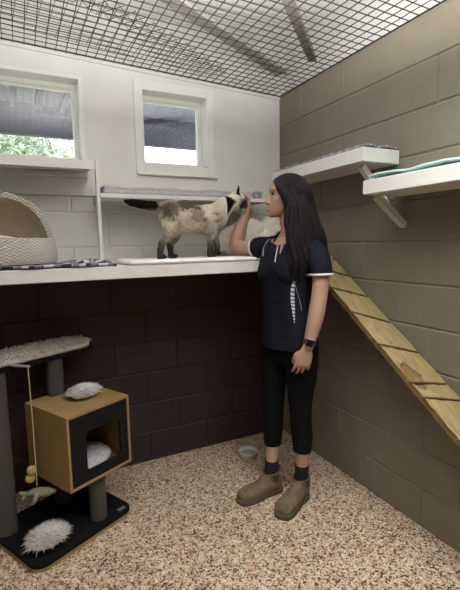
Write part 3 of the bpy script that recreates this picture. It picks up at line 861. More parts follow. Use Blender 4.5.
bm = bmesh.new(); ell(bm, f0+vr*.066+Vector((0, 0, .006)), vr*.013, Vector((.4415, .897, 0))*.013, Vector((0, 0, .011)), 12, 8); o = obj('snout', bm, 'toy_grey', None, True); attach(o, fish)

# bowl
bw = Vector((-.425, -.265, 0)); b = empty('water_bowl', bw, 'round pale grey bowl on the floor against the maroon wall', 'bowl')
bm = bmesh.new(); lathe(bm, [(.001, .002), (.046, .002), (.05, .006), (.056, .03), (.062, .052), (.060, .054), (.054, .034), (.046, .014), (.001, .012)], bw, 36); obj('bowl_body', bm, 'bowl', b, True)
bm = bmesh.new(); lathe(bm, [(.001, .030), (.0525, .030)], bw, 36); obj('water', bm, 'bowl_in', b, True)

# ------------------------------------------------------------------ the woman
PC = Vector((-.422, -.708, 0)); PR = Vector((.897, -.4415, 0)).normalized(); PN = Vector((.4415, .897, 0)).normalized()
V = lambda r, n, z: PC+PR*r+PN*n+Vector((0, 0, z))
DV = lambda r, n, z: PR*r+PN*n+Vector((0, 0, z))
def T4(r, n, z, rad): v = V(r, n, z); return (v.x, v.y, v.z, rad)
pw = empty('person', (PC.x, PC.y, 0), 'long haired woman in navy polo and black leggings reaching one hand to the cat', 'person')
FT = DV(-.74, -.67, 0).normalized()                  # torso faces
LT_ = Vector((0, 0, 1)).cross(FT)                    # her left

# ---- body : one continuous skin surface
bm = bmesh.new()
TS = [(.80, .018, .005, .118, .090), (.90, .018, .005, .128, .096), (1.0, .018, .0, .132, .098), (1.08, .016, 0, .120, .092), (1.18, .014, 0, .128, .102),
      (1.27, .012, 0, .138, .112), (1.34, .018, 0, .142, .098), (1.395, .025, 0, .128, .080), (1.43, .028, 0, .085, .062), (1.455, .028, 0, .055, .052)]
def torso(bm, grow, z0=None, z1=None):
    P = catmull([(z, r, n, a, b) for z, r, n, a, b in TS], 4)
    secs = [(V(r, n, z), LT_*(a+grow), FT*(b+grow)) for z, r, n, a, b in P if (z0 is None or z >= z0) and (z1 is None or z <= z1)]
    loft(bm, secs, 36, 2.3)
torso(bm, 0)
# bust
for s in (-1, 1): ell(bm, V(.012, 0, 1.255)+FT*.072+LT_*.066*s, LT_*.06, FT*.05, Vector((0, 0, .06)), 16, 10)
tube(bm, [T4(.026, .0, 1.40, .062), T4(.024, 0, 1.45, .052), T4(.024, 0, 1.52, .049), T4(.034, 0, 1.60, .052)], 20, 3)      # neck
LARM = [(.115, -.100, 1.372, .048), (.138, -.150, 1.315, .045), (.148, -.170, 1.245, .0415), (.141, -.180, 1.15, .040), (.132, -.184, 1.10, .0405), (.122, -.186, 1.04, .040), (.103, -.186, .96, .034), (.084, -.184, .885, .0265)]
RARM = [(-.068, .100, 1.3830, .048), (-.120, .160, 1.3780, .045), (-.180, .220, 1.3740, .043), (-.235, .275, 1.3790, .039), (-.258, .302, 1.3820, .039)]
RFOR = [(-.258, .304, 1.3810, .041), (-.249, .304, 1.4260, .045), (-.232, .304, 1.4810, .040), (-.213, .304, 1.5310, .031), (-.195, .304, 1.5640, .0265)]
for A in (LARM, RARM, RFOR): tube(bm, [T4(*p) for p in A], 18, 3)
LLEG = [(.075, -.050, .86, .088), (.074, -.052, .72, .080), (.070, -.052, .60, .066), (.069, -.052, .52, .057), (.074, -.050, .42, .054), (.079, -.054, .34, .052), (.079, -.060, .25, .041), (.076, -.062, .18, .034), (.074, -.060, .10, .036)]
RLEG = [(-.050, .055, .86, .085), (-.056, .052, .72, .072), (-.062, .050, .60, .061), (-.066, .048, .50, .054), (-.068, .050, .41, .052), (-.070, .046, .33, .049), (-.074, .036, .25, .040), (-.080, .022, .17, .034), (-.084, .012, .10, .036)]
for A in (LLEG, RLEG): tube(bm, [T4(*p) for p in A], 20, 3)
# feet inside the boots
tube(bm, [T4(-.075, .015, .09, .030), T4(-.11, -.005, .05, .024), T4(-.20, -.060, .042, .018)], 12, 3)
tube(bm, [T4(.075, -.06, .09, .030), T4(.05, -.085, .05, .024), T4(-.02, -.175, .042, .018)], 12, 3)

def hand(bm, W, d, c, s, curls, thumb, L=1.0):
    """wrist point W, d finger direction, c curl direction (palm side), s towards the thumb"""
    d, c, s = d.normalized(), c.normalized(), s.normalized()
    pl = .088*L
    secs = [(W-d*.012, s*.025, c*.019), (W+d*.012, s*.029, c*.0185), (W+d*.04, s*.039, c*.017), (W+d*.07, s*.0425, c*.0155), (W+d*pl, s*.040, c*.0125), (W+d*(pl+.008), s*.036, c*.008)]
    loft(bm, secs, 20, 2.5)
    lens = (.072, .080, .075, .058)
    for i in range(4):
        b = W+d*(pl-.006-(.008 if i == 3 else .004 if i == 0 else 0))+s*(.0315-.021*i)
        spread = s*(.10-.07*i)
        pts = [(*(b-d*.02), .0088)]; p = b.copy(); pts.append((*p, .0092))
        acc = 0
        for seg, ca in zip((.44, .31, .25), curls[i]):
            acc += math.radians(ca)
            dd = (d+spread*max(0, math.cos(acc))).normalized()*math.cos(acc)+c*math.sin(acc)
            p = p+dd*lens[i]*L*seg; pts.append((*p, .0086-.0006*(len(pts)-1)))
        tube(bm, pts, 10, 3)
    t0 = W+d*.020+s*.022+c*.004
    pts = [(*(t0-s*.012), .013)]
    p = t0.copy()
    for (a, b_, cc, ln, rr) in thumb:
        p = p+(d*a+s*b_+c*cc).normalized()*ln; pts.append((*p, rr))
    tube(bm, pts, 10, 3)
LW = V(.081, -.184, .884)
hand(bm, LW, DV(-.28, .0, -1), DV(.10, 1, .0), DV(-1, -.08, .2), ((10, 28, 24), (12, 32, 26), (14, 36, 28), (16, 40, 30)),
     ((.75, .5, .25, .036, .0125), (1, .12, .35, .030, .0105), (1, -.05, .5, .024, .0085)), 1.06)
RW = V(-.194, .304, 1.562)
hand(bm, RW, DV(.22, -.05, 1), DV(-1, .05, .22), DV(.05, -1, .0), ((16, 40, 30), (20, 44, 32), (26, 46, 34), (34, 48, 34)),
     ((.55, .55, .75, .034, .012), (.75, .0, 1, .028, .010), (.9, -.1, .7, .022, .0082)), .92)

# head
HC = V(.007, 0, 1.650); HF = DV(-1, -.04, -.02).normalized(); HU = DV(-.02, 0, 1).normalized(); HL = HU.cross(HF).normalized(); HU = HF.cross(HL)
H = lambda f, l, u: HC+HF*f+HL*l+HU*u
ell(bm, H(-.006, 0, .012), HF*.098, HL*.075, HU*.084, 28, 16)
ell(bm, H(-.03, 0, .0), HF*.078, HL*.074, HU*.08, 24, 14)
fs = [(.058, .086, -.05, .062), (.035, .0935, -.06, .068), (.016, .0915, -.06, .0685), (.0, .0855, -.06, .068), (-.02, .087, -.05, .0675), (-.04, .0925, -.04, .064),
      (-.06, .0975, -.03, .0585), (-.078, .0955, -.02, .052), (-.093, .0965, -.005, .041), (-.106, .096, .015, .030), (-.114, .083, .03, .018)]
loft(bm, [(H((a+b)/2, 0, u), HL*w, HF*(a-b)/2) for u, a, b, w in fs], 32, 2.25)
hull(bm, [H(.083, .007, .018), H(.083, -.007, .018), H(.106, .0055, -.006), H(.106, -.0055, -.006), H(.1195, .0065, -.029), H(.1195, -.0065, -.029), H(.1175, .007, -.039), H(.1175, -.007, -.039),
          H(.104, .0165, -.046), H(.104, -.0165, -.046), H(.088, .016, -.040), H(.088, -.016, -.040), H(.106, 0, -.050), H(.07, .012, .0), H(.07, -.012, .0), H(.08, .01, -.05), H(.08, -.01, -.05)])
ell(bm, H(.096, 0, -.0625), HL*.022, HF*.0115, HU*.0062, 16, 8); ell(bm, H(.0945, 0, -.0765), HL*.020, HF*.0115, HU*.0066, 16, 8)
ell(bm, H(.086, 0, -.100), HL*.020, HF*.0165, HU*.014, 16, 8)
for s in (-1, 1):
    ell(bm, H(.078, .033*s, .024), HL*.024, HF*.014, HU*.008, 14, 8)             # brow ridge
    ell(bm, H(.062, .042*s, -.030), HL*.02, HF*.016, HU*.022, 14, 8)             # cheek
    ell(bm, H(-.008, .072*s, -.012), HL*.008, (HF*.016+HU*.006), (HU*.030-HF*.008), 14, 8)   # ear
tube(bm, [(*H(.0, 0, -.03), .055), (*H(-.012, 0, -.09), .052), (*H(-.008, 0, -.15), .050)], 20, 3)
body = remesh(bm, .0042, 3, .5)
bo = obj('body', body, 'skin', pw)
for s in (-1, 1):
    bm = bmesh.new(); ell(bm, H(.0745, .031*s, .004), HL*.0125, HF*.0125, HU*.0085, 14, 10); e = obj('eye', bm, 'eye', None, True); attach(e, bo)
    bm = bmesh.new(); tube(bm, [(*H(.088, .014*s, .0205), .0022), (*H(.087, .032*s, .026), .0032), (*H(.071, .052*s, .021), .0016)], 6, 4); e = obj('eyebrow', bm, 'brow', None, True); attach(e, bo)
bm = bmesh.new(); ell(bm, H(.0975, 0, -.0632), HL*.0205, HF*.0112, HU*.0048, 16, 8); ell(bm, H(.0960, 0, -.0755), HL*.0185, HF*.0112, HU*.0052, 16, 8)
e = obj('lips', bm, 'lip', None, True); attach(e, bo)

# ---- polo shirt
bm = bmesh.new()
SG = .012
P = catmull([(z, r, n, a, b) for z, r, n, a, b in [(.815, .020, 0, .150, .118), (.86, .020, .0, .150, .116), (.95, .018, 0, .142, .108), (1.05, .016, 0, .132, .102), (1.13, .014, 0, .131, .104), (1.2, .013, 0, .134, .112),
     (1.27, .012, 0, .141, .118), (1.34, .018, 0, .144, .104), (1.385, .025, 0, .126, .086), (1.425, .027, 0, .098, .070), (1.448, .027, 0, .068, .060)]], 4)
loft(bm, [(V(r, n, z), LT_*(a+SG), FT*(b+SG)) for z, r, n, a, b in P], 40, 2.35)
for s in (-1, 1): ell(bm, V(.012, 0, 1.25)+FT*.080+LT_*.064*s, LT_*.066, FT*.052, Vector((0, 0, .066)), 18, 12)
SL = [(.075, -.05, 1.385, .050), (.115, -.100, 1.367, .057), (.139, -.148, 1.315, .056), (.148, -.168, 1.265, .052), (.149, -.172, 1.225, .051)]
SR = [(-.02, .04, 1.3980, .050), (-.068, .100, 1.3820, .056), (-.120, .160, 1.3780, .054), (-.160, .200, 1.3740, .051), (-.192, .232, 1.3720, .050)]
for A in (SL, SR): tube(bm, [T4(*p) for p in A], 22, 4)
shirt = remesh(bm, .0055, 5, .5)
# open the cuffs, hem and neck
bm = bmesh.new(); bm.from_mesh(shirt)
def cut(bm, co, no, near, rad, ok=lambda p: True):
    fs = [f for f in bm.faces if (f.calc_center_median()-near).length < rad and ok(f.calc_center_median())]
    ge = list({v for f in fs for v in f.verts})+list({e for f in fs for e in f.edges})+fs
    bmesh.ops.bisect_plane(bm, geom=ge, plane_co=co, plane_no=no, clear_outer=True)
LCc = V(.1485, -.170, 1.240); LCn = DV(.02, -.06, -1).normalized()
RCc = V(-.152, .192, 1.375); RCn = DV(-.70, .71, -.12).normalized()
cut(bm, LCc, LCn, LCc, .085, lambda p: (p-V(.014, 0, 0)).dot(LT_) > .160); cut(bm, RCc, RCn, RCc, .13, lambda p: (p-V(.014, 0, 0)).dot(LT_) < -.170)
cut(bm, V(0, 0, .852), Vector((0, 0, -1)), V(.02, 0, .80), .26)
cut(bm, V(.027, 0, 1.452), (HU*.9+FT*.55).normalized()*1, V(.027, 0, 1.452), .11)
for v in bm.verts:     # soft folds
    p = v.co
    k = .0045*noise.noise(Vector((p.x*9, p.y*9, p.z*5)))+.002*noise.noise(p*26)
    if p.z < 1.1: k += .003*math.sin((p.x-p.y)*30+p.z*9)
    v.co += v.normal*k
bmesh.ops.recalc_face_normals(bm, faces=bm.faces)
bm.to_mesh(shirt); bm.free()
for p in shirt.polygons: p.use_smooth = True
so = obj('polo_shirt', shirt, 'navy', pw)
sd = so.modifiers.new('s', 'SOLIDIFY'); sd.thickness = .003; sd.offset = 1
SB = mesh_bvh(shirt)
def drape(pts, w, name, m, n0=-.5, lift=.0055, dirn=None, sub=6):
    """a ribbon of cloth laid on the shirt along points (r, z), width w (or list)"""
    P = catmull([(a, b, (w[i] if isinstance(w, (list, tuple)) else w)) for i, (a, b) in enumerate(pts)], sub)
    bm = bmesh.new(); rows = []
    for i, (r, z, ww) in enumerate(P):
        a = P[max(0, i-1)]; b = P[min(len(P)-1, i+1)]
        t = Vector((b[0]-a[0], b[1]-a[1])); t.normalize(); q = Vector((-t.y, t.x))
        row = []
        for sgn in (-1, 1):
            hit = SB.ray_cast(V(r+q.x*ww/2*sgn, n0, z+q.y*ww/2*sgn), PN)
            if hit[0] is None: row = None; break
            row.append((hit[0]+hit[1]*lift*(1 if hit[1].dot(PN) < 0 else -1), hit[0]))
        if row: rows.append([bm.verts.new(row[0][0]), bm.verts.new(row[1][0]), bm.verts.new(row[1][1]), bm.verts.new(row[0][1])])
    for a, b in zip(rows, rows[1:]):
        for k in range(4): bm.faces.new((a[k], a[(k+1) % 4], b[(k+1) % 4], b[k]))
    if rows: bm.faces.new(rows[0][::-1]); bm.faces.new(rows[-1])
    o = obj(name, bm, m); attach(o, so); return o
def ring_trim(c, n, rad, name, m, h=.010, src=SL, thick=.0035):
    x = n.orthogonal().normalized(); y = n.cross(x); bm = bmesh.new(); rows = []
    for k in range(40):
        a = 2*PI*k/40; d = x*math.cos(a)+y*math.sin(a)
        hit = SB.ray_cast(c-n*.006+d*.14, -d)
        rr = ((hit[0]-(c-n*.006)).length if hit[0] is not None and (hit[0]-c).length < .085 else rad)+.004
        rows.append([bm.verts.new(c+n*(-h)+d*(rr-.002)), bm.verts.new(c+n*(-h)+d*(rr+thick)), bm.verts.new(c+n*.002+d*(rr+thick)), bm.verts.new(c+n*.002+d*(rr-.004))])
    for i in range(40):
        A, B = rows[i], rows[(i+1) % 40]
        for k in range(4): bm.faces.new((A[k], B[k], B[(k+1) % 4], A[(k+1) % 4]))
    o = obj(name, bm, m, None, True); attach(o, so); return o
ring_trim(LCc, LCn, .055, 'cuff_trim', 'piping'); ring_trim(RCc, RCn, .052, 'cuff_trim', 'piping')
drape([(.018, 1.21), (.014, 1.15), (.018, 1.08), (.024, 1.00)], [.012, .018, .015, .003], 'side_stripe', 'hatch')
drape([(.020, 1.215), (.036, 1.16), (.052, 1.10), (.058, 1.06)], .002, 'side_piping', 'piping_grey')
drape([(.082, 1.435), (.074, 1.40), (.070, 1.36), (.078, 1.30)], .0028, 'raglan_piping', 'piping_grey')
drape([(-.030, 1.435), (-.044, 1.40), (-.058, 1.345), (-.066, 1.305)], .003, 'placket_piping', 'piping')
drape([(-.045, 1.43), (-.085, 1.415), (-.110, 1.375), (-.118, 1.335)], .0028, 'raglan_piping', 'piping_grey')
drape([(-.012, 1.43), (-.022, 1.40), (-.034, 1.37), (-.042, 1.345)], [.018, .014, .008, .002], 'neck_opening', 'skin')
bm = bmesh.new(); hh = SB.ray_cast(V(-.020, -.5, 1.352), PN)
if hh[0]: sph(bm, hh[0]-PN*.005, .0062, 10, 7)
e = obj('button', bm, 'button', None, True); attach(e, so)
# turned down collar
bm = bmesh.new(); rows = []
for k in range(33):
    a = math.radians(38+284*k/32)   # opening faces the front
    d = FT*math.cos(a)+LT_*math.sin(a)
    fr = math.cos(a)
    c = V(.026, 0, 1.452)+FT*.004
    up = c+d*.060+Vector((0, 0, .012-.022*max(0, fr))); mid = c+d*.069+Vector((0, 0, .014-.024*max(0, fr))); lo = c+d*(.082+.012*max(0, fr))+Vector((0, 0, -.026-.030*max(0, fr)))
    rows.append([bm.verts.new(q) for q in (up, mid, lo, lo-d*.004, mid-d*.005-Vector((0, 0, .004)))])
for A, B in zip(rows, rows[1:]):
    for k in range(5): bm.faces.new((A[k], B[k], B[(k+1) % 5], A[(k+1) % 5]))
bm.faces.new(rows[0]); bm.faces.new(rows[-1][::-1])
e = obj('collar', bm, 'navy', None, True); attach(e, so)
# necklace
bm = bmesh.new(); c = V(.022, -.002, 1.462)
tube(bm, [(*(c+(FT*math.cos(2*PI*k/32)*.062+LT_*math.sin(2*PI*k/32)*.060)+Vector((0, 0, -.012-.026*max(0, math.cos(2*PI*k/32))))), .0014) for k in range(33)], 5, 1, False)
e = obj('necklace', bm, 'silver', pw, True)

# ---- leggings
bm = bmesh.new()
LG = [(a, b, c, r+.0045) for a, b, c, r in LLEG[:6]]+[(.079, -.058, .275, .0495), (.079, -.060, .225, .047)]
RG = [(a, b, c, r+.0045) for a, b, c, r in RLEG[:6]]+[(-.072, .040, .265, .0475), (-.076, .030, .215, .045)]
for A in (LG, RG): tube(bm, [T4(*p) for p in A], 22, 4)
loft(bm, [(V(.016, .003, z), LT_*a, FT*b) for z, a, b in ((.76, .10, .08), (.80, .142, .108), (.86, .154, .117), (.92, .150, .112), (.96, .138, .104))], 36, 2.3)
ell(bm, V(.07, .065, .83), LT_*.10, FT*.08, Vector((0, 0, .085)), 20, 12)
leg = remesh(bm, .0055, 5, .5)
bm = bmesh.new(); bm.from_mesh(leg)
cut(bm, V(.079, -.06, .279), DV(0, -.0, -1), V(.079, -.06, .235), .075); cut(bm, V(-.073, .036, .272), DV(0, 0, -1), V(-.075, .034, .225), .075)
for v in bm.verts: v.co += v.normal*.0018*noise.noise(Vector((v.co.x*14, v.co.y*14, v.co.z*22)))
bm.to_mesh(leg); bm.free()
for p in leg.polygons: p.use_smooth = True
lo_ = obj('leggings', leg, 'legging', pw); s = lo_.modifiers.new('s', 'SOLIDIFY'); s.thickness = .003; s.offset = -1

# ---- socks and boots
def sock(A, z0, z1):
    P = [p for p in catmull(A, 10) if z0 <= p[2] <= z1]
    bm = bmesh.new(); secs = []
    for k, p in enumerate(P): secs.append((V(p[0], p[1], p[2]), PR*(p[3]+.004+(.0025 if k == 0 else 0)), PN*(p[3]+.004)))
    loft(bm, secs, 22); obj('sock', bm, 'sock', pw, True)
sock(LLEG, .10, .207); sock(RLEG, .085, .190)
def boot(ank, heel, toe, top, lean):
    """ank (r,n) ankle centre, heel and toe (r,n) on the floor"""
    a = V(*ank, 0); h = V(*heel, 0); t = V(*toe, 0); d = (t-h); L = d.length; d.normalize(); s = Vector((0, 0, 1)).cross(d); Zu = Vector((0, 0, 1))
    bm = bmesh.new(); ac = V(*ank, top)
    hb = h+d*.048
    loft(bm, [(hb.lerp(a, .0)+Zu*.022, d*.042, s*.035), (hb+Zu*.05, d*.047, s*.038), (hb.lerp(a, .6)+Zu*.095, d*.050, s*.040), (a+Zu*(top-.03), d*.048, s*.041), (ac, d*.049, s*.043)], 24, 2.2)
    loft(bm, [(h+d*.02+Zu*.035, s*.034, Zu*.02), (h+d*.06+Zu*.048, s*.041, Zu*.034), (h+d*.11+Zu*.055, s*.043, Zu*.044), (h+d*.16+Zu*.046, s*.048, Zu*.038), (h+d*.20+Zu*.040, s*.0515, Zu*.035),
              (h+d*.24+Zu*.038, s*.050, Zu*.034), (h+d*(L-.022)+Zu*.034, s*.040, Zu*.027), (h+d*(L-.008)+Zu*.030, s*.024, Zu*.016)], 24, 2.3)
    ell(bm, h+d*.115+Zu*.085, d*.05, s*.034, (Zu*.035-d*.03), 18, 10)
    me = remesh(bm, .005, 5)
    b2 = bmesh.new(); b2.from_mesh(me)
    bmesh.ops.bisect_plane(b2, geom=b2.verts[:]+b2.edges[:]+b2.faces[:], plane_co=ac-Zu*.006, plane_no=(Zu+d*.12).normalized(), clear_outer=True)
    for v in b2.verts: v.co += v.normal*(.003*noise.noise(v.co*28)+.0015*noise.noise(v.co*70)); v.co.z = max(v.co.z, .014)
    b2.to_mesh(me); b2.free()
    o = obj('boot', me, 'boot', pw)
    for p in me.polygons: p.use_smooth = True
    sd = o.modifiers.new('s', 'SOLIDIFY'); sd.thickness = .004; sd.offset = -1
    # sole
    bm = bmesh.new(); prof = [(.0, .012), (.012, .031), (.04, .041), (.08, .040), (.12, .041), (.17, .0495), (.205, .0545), (.24, .052), (L-.022, .043), (L-.006, .025), (L, .004)]
    prof = catmull(prof, 3)
    up = [h+d*f+s*w for f, w in prof]+[h+d*f-s*w for f, w in prof[::-1]]
    n = len(up); r0 = [bm.verts.new(p+Zu*.001) for p in up]; r1 = [bm.verts.new(p+Zu*.020) for p in up]
    c = sum(up, Vector())/n; r2 = [bm.verts.new(c+(p-c)*.95+Zu*.026) for p in up]
    for A, B in ((r0, r1), (r1, r2)):
        for k in range(n): bm.faces.new((A[k], A[(k+1) % n], B[(k+1) % n], B[k]))
    bm.faces.new(r0[::-1]); bm.faces.new(r2)
    e = obj('sole', bm, 'boot_sole'); attach(e, o)
    bv = mesh_bvh(me)
    for sg in (-1, 1):
        bm = bmesh.new(); G = []
        for i in range(9):
            z = .078+(top-.016-.078)*i/8; w = .010+.016*i/8
            row = []
            for j in range(5):
                q = a+d*(w*(j-2)/2-.004)+Zu*z
                hh = bv.ray_cast(q+s*sg*.2, -s*sg)
                row.append(bm.verts.new((hh[0] if hh[0] else q+s*sg*.045)+s*sg*.0025))
            G.append(row)
        for i in range(8):
            for j in range(4): bm.faces.new((G[i][j], G[i+1][j], G[i+1][j+1], G[i][j+1]))
        r = bmesh.ops.extrude_face_region(bm, geom=bm.faces[:])
        for v in r['geom']:
            if isinstance(v, bmesh.types.BMVert): v.co -= s*sg*.005
        e = obj('elastic_panel', bm, 'boot_elastic'); attach(e, o)
    bm = bmesh.new(); tb = a-d*.049+Zu*(top-.02)
    tube(bm, [(*(tb), .004), (*(tb+Zu*.025-d*.010), .005), (*(tb+Zu*.028+d*.0), .005), (*(tb+Zu*.0+d*.006), .004)], 8, 3, flat=(d, .5))
    e = obj('pull_tab', bm, 'boot_elastic', None, True); attach(e, o)
boot((-.082, .014), (-.022, .040), (-.278, -.100), .132, 0)
boot((.074, -.060), (.108, -.022), (-.072, -.236), .138, 0)

# ---- watch
wc = V(.092, -.185, .915); wd = DV(-.24, .0, -1).normalized(); wx = wd.cross(PN).normalized(); wy = wd.cross(wx).normalized()
wt = bmesh.new(); rows = []
for k in range(32):
    a = 2*PI*k/32; dd = wx*math.cos(a)+wy*math.sin(a)
    rows.append([wt.verts.new(wc+dd*r+wd*z) for r, z in ((.0285, -.011), (.0325, -.011), (.0325, .011), (.0285, .011))])
for i in range(32):
    A, B = rows[i], rows[(i+1) % 32]
    for k in range(4): wt.faces.new((A[k], B[k], B[(k+1) % 4], A[(k+1) % 4]))
wo = obj('wristwatch', wt, 'strap', pw)
fd = (-PN*.97-PR*.15).normalized(); sx = wd.cross(fd).normalized()
WT = Matrix(((sx.x, wd.x, fd.x, wc.x), (sx.y, wd.y, fd.y, wc.y), (sx.z, wd.z, fd.z, wc.z), (0, 0, 0, 1)))
bm = bmesh.new(); box(bm, -.018, .018, -.019, .019, .029, .040, WT, bev=.004); e = obj('watch_case', bm, 'silver'); attach(e, wo)
bm = bmesh.new(); box(bm, -.0165, .0165, -.0175, .0175, .0385, .0412, WT, bev=.001); e = obj('watch_screen', bm, 'screen'); attach(e, wo)

# ---- hair : cap plus long falls, grooved into locks
bm = bmesh.new()
ell(bm, H(-.012, 0, .022), HF*.100, HL*.083, HU*.086, 28, 16)
ell(bm, H(-.045, 0, -.01), HF*.076, HL*.081, HU*.088, 24, 14)
def fall(pts): tube(bm, [(*V(a, b, c), r) for a, b, c, r in pts], 20, 4)
fall([(.060, -.02, 1.66, .070), (.082, -.014, 1.56, .070), (.112, -.008, 1.47, .072), (.138, -.005, 1.40, .072), (.160, -.006, 1.33, .062), (.176, -.004, 1.27, .042), (.182, .0, 1.22, .012)])
fall([(.085, .02, 1.62, .062), (.10, .045, 1.50, .062), (.115, .06, 1.38, .055), (.125, .07, 1.25, .04), (.12, .07, 1.15, .012)])
# front locks over the near shoulder
fall([(.018, -.066, 1.64, .030), (.018, -.082, 1.57, .036), (.024, -.100, 1.49, .042), (.030, -.122, 1.42, .044), (.030, -.140, 1.36, .040), (.024, -.154, 1.30, .030), (.014, -.160, 1.25, .016), (.006, -.162, 1.205, .005)])
fall([(.055, -.070, 1.60, .042), (.066, -.090, 1.50, .048), (.076, -.110, 1.42, .046), (.076, -.138, 1.35, .037), (.062, -.155, 1.28, .024), (.052, -.160, 1.215, .007)])
fall([(.085, -.055, 1.56, .045), (.115, -.075, 1.48, .048), (.135, -.085, 1.42, .042), (.150, -.09, 1.375, .026), (.155, -.10, 1.35, .010)])
# swept from the parting down past the temple
fall([(-.050, -.012, 1.722, .013), (-.050, -.046, 1.700, .016), (-.030, -.074, 1.662, .019), (-.006, -.083, 1.612, .021), (.012, -.084, 1.55, .022)])
fall([(-.050, .012, 1.722, .013), (-.050, .046, 1.700, .016), (-.030, .074, 1.662, .019), (-.006, .083, 1.612, .021), (.02, .08, 1.55, .022), (.05, .07, 1.48, .03)])
hm = remesh(bm, .0055, 5)
for v in hm.vertices:
    p = v.co; q = p-PC
    ang = math.atan2(q.dot(PN)+.03, q.dot(PR)-.03)
    w = max(0, min(1, (1.70-p.z)/.15))
    v.co += v.normal*(.0045*math.sin(ang*30+p.z*16+1.5*math.sin(p.z*23)+2*noise.noise(Vector((0, 0, p.z*6))))+.003*noise.noise(Vector((p.x*45, p.y*45, p.z*5))))*(.25+.75*w)
hm.update()
ho = obj('hair', hm, 'hair', pw)
rg2 = random.Random(21)
HB = mesh_bvh(hm)
bm = bmesh.new()       # loose strands following the falls
for q in range(150):
    z = rg2.uniform(1.25, 1.66); r0 = rg2.uniform(-.03, .20); n0 = -.4
    pts = []; r = r0
    for k in range(7):
        zz = z-k*.035; hit = HB.ray_cast(V(r, n0, zz), PN)
        if hit[0] is None: break
        pts.append((*(hit[0]+hit[1]*.001), .0016*(1-.1*k))); r += rg2.uniform(-.004, .007)
    if len(pts) > 3: tube(bm, pts, 4, 2, False)
e = obj('hair_strands', bm, 'hair', None, True); attach(e, ho)

# ------------------------------------------------------------------ the cat
CY = -.365; FZ = BZ+.0205     # paws stand on the padded mat
cw = empty('cat', (-.85, CY, FZ), 'cream and seal brown cat standing on the ledge, rubbing its face on a hand', 'cat')
bm = bmesh.new()
sp = [(-.985, 1.560, .058, .050), (-.955, 1.562, .080, .062), (-.905, 1.556, .091, .070), (-.845, 1.548, .086, .070), (-.785, 1.538, .078, .064), (-.735, 1.538, .082, .063), (-.690, 1.548, .084, .060), (-.655, 1.570, .074, .054), (-.625, 1.600, .058, .046), (-.585, 1.628, .049, .043), (-.555, 1.642, .040, .040)]
S = catmull(sp, 4)
secs = []
for i, (x, z, rz, ry) in enumerate(S):
    a = S[max(0, i-1)]; b = S[min(len(S)-1, i+1)]
    t = Vector((b[0]-a[0], 0, b[1]-a[1])).normalized(); u = Vector((0, 1, 0)).cross(t)
    if u.z < 0: u = -u
    yy = CY+(.01*max(0, (x+.70)/.13))
    secs.append((Vector((x, yy, z)), Vector((0, 1, 0))*ry, u*rz))
loft(bm, secs, 24)
ell(bm, (-.955, CY, 1.555), (.048, 0, 0), (0, .058, 0), (0, 0, .070), 18, 12)
def leg(pts, paw): 
    tube(bm, pts, 14, 4); p = paw; ell(bm, p, (.027, 0, 0), (0, .0165, 0), (0, 0, .0135), 14, 8)
yn, yf = CY-.045, CY+.045
# hind legs (near one steps back)
leg([(-.950, yn+.01, 1.545, .060), (-.955, yn, 1.495, .050), (-.968, yn-.002, 1.45, .033), (-1.000, yn, 1.415, .021), (-1.012, yn, 1.375, .0175), (-1.016, yn, 1.336, .0165)], (-1.004, yn, FZ+.0135))
leg([(-.925, yf-.01, 1.535, .060), (-.905, yf, 1.480, .050), (-.905, yf, 1.44, .033), (-.926, yf, 1.41, .021), (-.928, yf, 1.375, .0175), (-.925, yf, 1.336, .0165)], (-.912, yf, FZ+.0135))
# fore legs (far one lifted a little)
leg([(-.705, yn+.012, 1.545, .050), (-.712, yn+.006, 1.47, .033), (-.717, yn+.005, 1.42, .0235), (-.722, yn+.004, 1.38, .019), (-.727, yn+.004, 1.336, .0175)], (-.714, yn+.004, FZ+.0135))
leg([(-.672, yf-.015, 1.545, .050), (-.665, yf-.01, 1.475, .030), (-.658, yf-.01, 1.43, .021), (-.644, yf-.01, 1.395, .0165), (-.652, yf-.01, 1.352, .0155)], (-.648, yf-.01, FZ+.022))
# tail carried straight back
tube(bm, [(-.975, CY, 1.595, .030), (-1.01, CY+.01, 1.607, .026), (-1.06, CY+.012, 1.612, .025), (-1.11, CY+.010, 1.617, .022), (-1.15, CY+.008, 1.624, .017), (-1.175, CY+.006, 1.631, .009)], 14, 4)
# head
WR = Vector((.897, -.4415, 0)); WN = Vector((.4415, .897, 0))
cd = lambda r, n, z: (WR*r+WN*n+Vector((0, 0, z)))
CF = cd(.85, -.25, -.45).normalized(); CE = cd(.45, .30, .80); CE = (CE-CF*CE.dot(CF)).normalized(); CU = CF.cross(CE).normalized()
if CU.dot(WN) > 0: CU = -CU
CH = Vector((-.530, CY+.010, 1.648)); KS = 1.14
K = lambda f, e, u: CH+(CF_*f+CE_*e+CU_*u)*KS
CF_, CE_, CU_ = CF, CE, CU
CF, CE, CU = CF*KS, CE*KS, CU*KS
ell(bm, K(0, 0, 0), CF*.048, CE*.047, CU*.041, 20, 14)
ell(bm, K(.034, 0, -.010), CF*.028, CE*.024, CU*.019, 16, 10)
ell(bm, K(.045, .011, -.014), CF*.016, CE*.013, CU*.011, 12, 8); ell(bm, K(.045, -.011, -.014), CF*.016, CE*.013, CU*.011, 12, 8)
ell(bm, K(.036, 0, -.024), CF*.018, CE*.013, CU*.008, 12, 8)
for s in (-1, 1): ell(bm, K(.004, .030*s, -.008), CF*.026, CE*.020, CU*.022, 12, 8)
